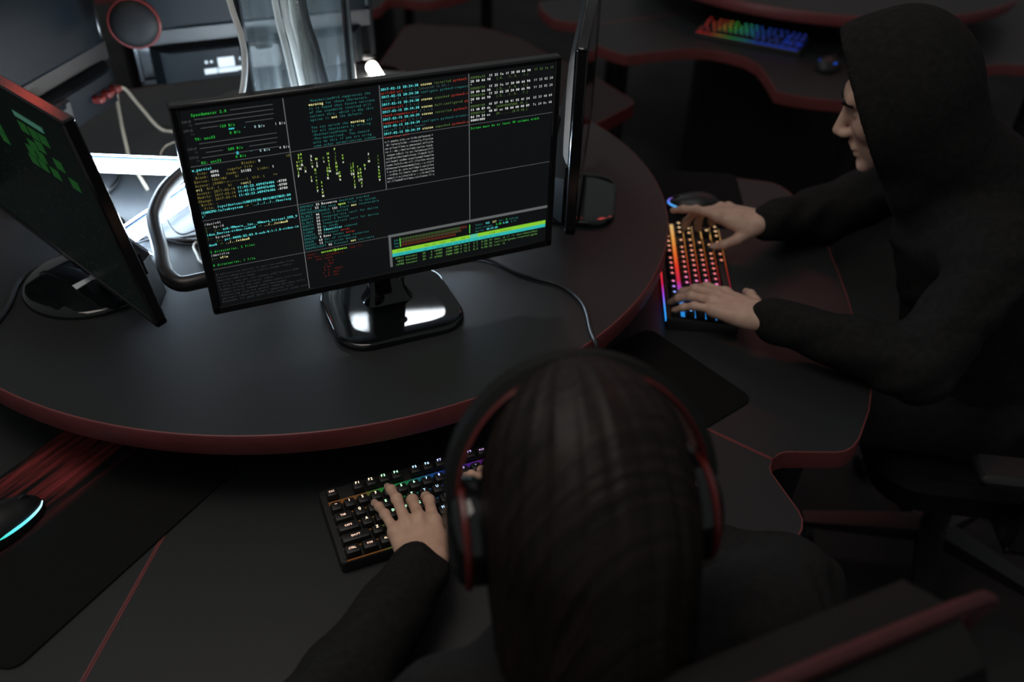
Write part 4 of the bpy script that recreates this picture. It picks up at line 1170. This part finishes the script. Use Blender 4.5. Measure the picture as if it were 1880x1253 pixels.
wp, WHM, wsub = make_person('person in black with dark hair and headphones, seen from behind', W_HC, wfw, wup, False,
    ((-0.185, -0.735, 0.045), (0.145, -0.745, 0.045)), (-0.02, -0.72, -0.375), (wel, wer), (wl, wr),
    ((-0.11, -0.30, -0.345), (0.09, -0.30, -0.345)), ((-0.11, -0.30, -0.80), (0.09, -0.30, -0.80)), [(lh, lM, False), (rh, rM, True)], M_skin, shoulder_r=0.068, arm_r=(0.070, 0.055, 0.040))
# hair: cap over the skull with a long fall behind
def strands(P):
    a = np.arctan2(P[..., 1], -P[..., 0] + 0.03)
    return 0.0010 * np.sin(a * 34 + 1.2 * np.sin(P[..., 2] * 22)) + 0.0007 * np.sin(a * 71 + P[..., 2] * 14)
hops = [(ellip((-0.014, 0, 0.034), (0.107, 0.088, 0.108)),), (capsule((-0.060, 0, -0.02), (-0.075, 0, -0.20), 0.070, 0.060), 0.05, 'u'), (ellip((-0.02, 0.055, -0.07), (0.05, 0.035, 0.11)), 0.03, 'u'), (ellip((-0.02, -0.055, -0.07), (0.05, 0.035, 0.11)), 0.03, 'u'),
        (strands, 0, 'n'), (ellip((0.115, 0, -0.035), (0.085, 0.068, 0.105)), 0.012, 's')]
V, F = nets(hops, (-0.17, -0.12, -0.29), (0.13, 0.12, 0.17), 0.0036)
obj('hair', wsub(Geo().add(xform(V, WHM), F)), M_hair, wp, ang=180)

# headphones on the head
def headset(label, M_, band_r=0.112, off=0.0, red=M_redpl, band_mt=None, arc=90, cup_mt=None):
    t = thing('headphones', label, 'headphones', tuple(M_.translation))
    t.matrix_world = M_
    y0, z0 = 0.098, -0.004
    pts = [(0.004, band_r * math.sin(a), 0.018 + (band_r + 0.004) * math.cos(a)) for a in np.linspace(-math.radians(arc), math.radians(arc), 17)]
    def strap(rad_in, th, wd, x_off=0):
        rings = []
        for a in np.linspace(-math.radians(arc), math.radians(arc), 33):
            c, s = math.cos(a), math.sin(a)
            ring = []
            for (xx, dr) in ((-wd / 2, 0), (-wd / 2 + 0.003, th), (wd / 2 - 0.003, th), (wd / 2, 0), (wd / 2 - 0.003, -0.0015), (-wd / 2 + 0.003, -0.0015)):
                rr_ = rad_in + dr
                ring.append((x_off + xx, rr_ * s, 0.018 + rr_ * c))
            rings.append(ring)
        return MB().loops(rings)
    obj('headband', strap(band_r, 0.009, 0.036), band_mt or M_leath, t)
    obj('headband_trim', strap(band_r - 0.0018, 0.0025, 0.041), red, t)
    for s in (1, -1):
        Mx = Matrix.Translation((0.0, s * y0, -0.012)) @ Matrix.Rotation(-s * math.pi / 2, 4, 'X')
        cu = MB().lathe([(0.030, -0.014), (0.044, -0.012), (0.048, -0.004), (0.048, 0.006), (0.044, 0.015), (0.034, 0.021), (0.016, 0.024), (0.0005, 0.0245)], 40, M=Mx)
        c_ = obj('ear_cup', cu, cup_mt or M_blkgloss, t)
        obj('ear_cushion', MB().lathe([(0.026, -0.024), (0.040, -0.022), (0.045, -0.016), (0.044, -0.0105), (0.030, -0.0105)], 40, M=Mx), M_leath, c_)
        rt = MB().tube([tuple(Mx @ Vector((0.0475 * math.cos(a), 0.0475 * math.sin(a), 0.009))) for a in np.linspace(0, 2 * math.pi, 49)], 0.0034, 8, 1)
        obj('ring_trim', rt, red, c_)
        yk = MB().box((0.004, s * (band_r + 0.003), 0.010), (0.026, 0.007, 0.050), 0.003)
        obj('slider', yk, mat('slider_grey', (0.05, 0.06, 0.065), 0.35, noise=0.05), t)
    return t
headset('black headphones with red trim on the front person', WHM @ Matrix.Translation((0.006, 0, 0.004)))
# second pair hanging on the far monitor
headset('black and red headphones hanging between the far monitors', head_frame((-0.262, 0.905, Z0 + 0.277), (0.985, -0.17, 0.0), (0.0, 0.0, 1)), band_r=0.1015, cup_mt=M_leath)

# hooded person, right seat
mwl, mwr = (0.625, -0.150, -0.060), (0.815, 0.110, -0.045)
mel, mer = (0.800, -0.345, -0.078), (1.010, 0.150, -0.090)
mlM = frame((mwl[0], mwl[1], mwl[2] + Z0), (-0.42, 0.90, -0.05), (0.05, -0.10, 1))
mrM = frame((mwr[0], mwr[1], mwr[2] + Z0), (-0.66, 0.74, 0.05), (0.10, -0.10, 1))
mlh = hand_geo(1.05, [(10, 22, 14), (10, 24, 16), (8, 22, 14), (6, 18, 12)], [(0.018, 0.012, -0.006), (0.046, 0.040, -0.008), (0.066, 0.058, -0.012), (0.082, 0.074, -0.020)], splay=(9, 2, -5, -13), fa_dir=fa(mlM, mwl, mel))
mrh = hand_geo(1.05, [(-4, 16, 10), (22, 44, 22), (34, 50, 24), (40, 50, 22)], [(0.018, 0.012, -0.010), (0.040, 0.036, -0.030), (0.050, 0.058, -0.045), (0.050, 0.080, -0.058)], splay=(6, 2, -3, -8), fa_dir=fa(mrM, mwr, mer, True))
make_person('hooded person in black at the right, typing in profile', (0.912, -0.060, 0.268), (-0.72, 0.60, -0.36), (-0.29, 0.23, 0.93), True,
    ((0.975, -0.300, 0.060), (1.165, 0.030, 0.060)), (1.21, -0.245, -0.365), (mel, mer), (mwl, mwr),
    ((0.78, -0.14, -0.34), (0.88, 0.05, -0.34)), ((0.80, -0.13, -0.80), (0.90, 0.06, -0.80)), [(mlh, mlM, False), (mrh, mrM, True)], M_skin2, shoulder_r=0.070, arm_r=(0.060, 0.050, 0.040))

# ------------------------------------------------------------------ chairs
def make_chair(label, c, rz_, back_top):
    t = thing('gaming_chair', label, 'chair', (c[0], c[1], 0), rz_)
    seat = MB().loops([[(*p, z) for p in rrect(w_, d_, 0.09, 6, (0, 0.02))] for z, w_, d_ in ((0.385, 0.40, 0.42), (0.39, 0.46, 0.46), (0.45, 0.48, 0.48), (0.47, 0.44, 0.45))])
    obj('seat', seat, M_leath, t)
    y = -0.25
    prof = [(0.50, 0.20), (0.60, 0.23), (0.80, 0.25), (back_top - 0.13, 0.262), (back_top - 0.04, 0.258), (back_top, 0.235)]
    fr_, bk_ = [], []
    outl = [(-w_, z) for z, w_ in prof] + [(w_, z) for z, w_ in prof[::-1]]
    lean = lambda z: y - 0.02 * (z - 0.5)
    inset = lambda k: [(x * k, 0.5 * (0.5 + back_top) + (z - 0.5 * (0.5 + back_top)) * k) for x, z in outl]
    rings = []
    for dy, k in ((0.055, 0.86), (0.045, 0.96), (0.0, 1.0), (-0.045, 0.96), (-0.055, 0.88)):
        rings.append([(x, lean(z) + dy, z) for x, z in inset(k)])
    b = obj('backrest', MB().loops(rings), M_leath, t, ang=50)
    cl = outl + outl[:1]
    obj('piping', MB().tube([(x, lean(z), z) for x, z in cl], 0.0075, 8, 5), M_pipe, b)
    for s in (-1, 1):
        obj('armrest', MB().box((s * 0.30, 0.02, 0.585), (0.075, 0.24, 0.028), 0.010), M_blk, t)
        obj('armrest_post', MB().box((s * 0.30, 0.0, 0.48), (0.03, 0.05, 0.19), 0.006).box((s * 0.25, 0.0, 0.392), (0.13, 0.05, 0.02), 0.004), M_blk, t)
    obj('gas_column', MB().lathe([(0.03, 0.10), (0.03, 0.25), (0.022, 0.25), (0.022, 0.388)], 20), M_blk, t)
    for k in range(5):
        a = math.radians(72 * k + 18)
        M_ = Matrix.Rotation(a, 4, 'Z')
        lg = obj('base_arm', MB().loops([[tuple(M_ @ Vector((x, sy * w_, z))) for sy, z in ((-1, z0_), (1, z0_), (1, z1_), (-1, z1_))] for x, w_, z0_, z1_ in ((0.02, 0.030, 0.085, 0.125), (0.30, 0.018, 0.075, 0.095))]), M_blk, t, smooth=False)
        obj('caster', MB().lathe([(0.018, -0.02), (0.028, -0.016), (0.028, 0.016), (0.018, 0.02)], 16, M=M_ @ Matrix.Translation((0.29, 0, 0.0285)) @ Matrix.Rotation(math.pi / 2, 4, 'X')), M_blk, lg)
    return t
make_chair('black chair with red piping behind the headphone wearer', (-0.02, -0.61), 0.0, Z0 + 0.236)
make_chair('black chair with red piping under the hooded person', (1.215, -0.250), math.radians(59), Z0 + 0.10)
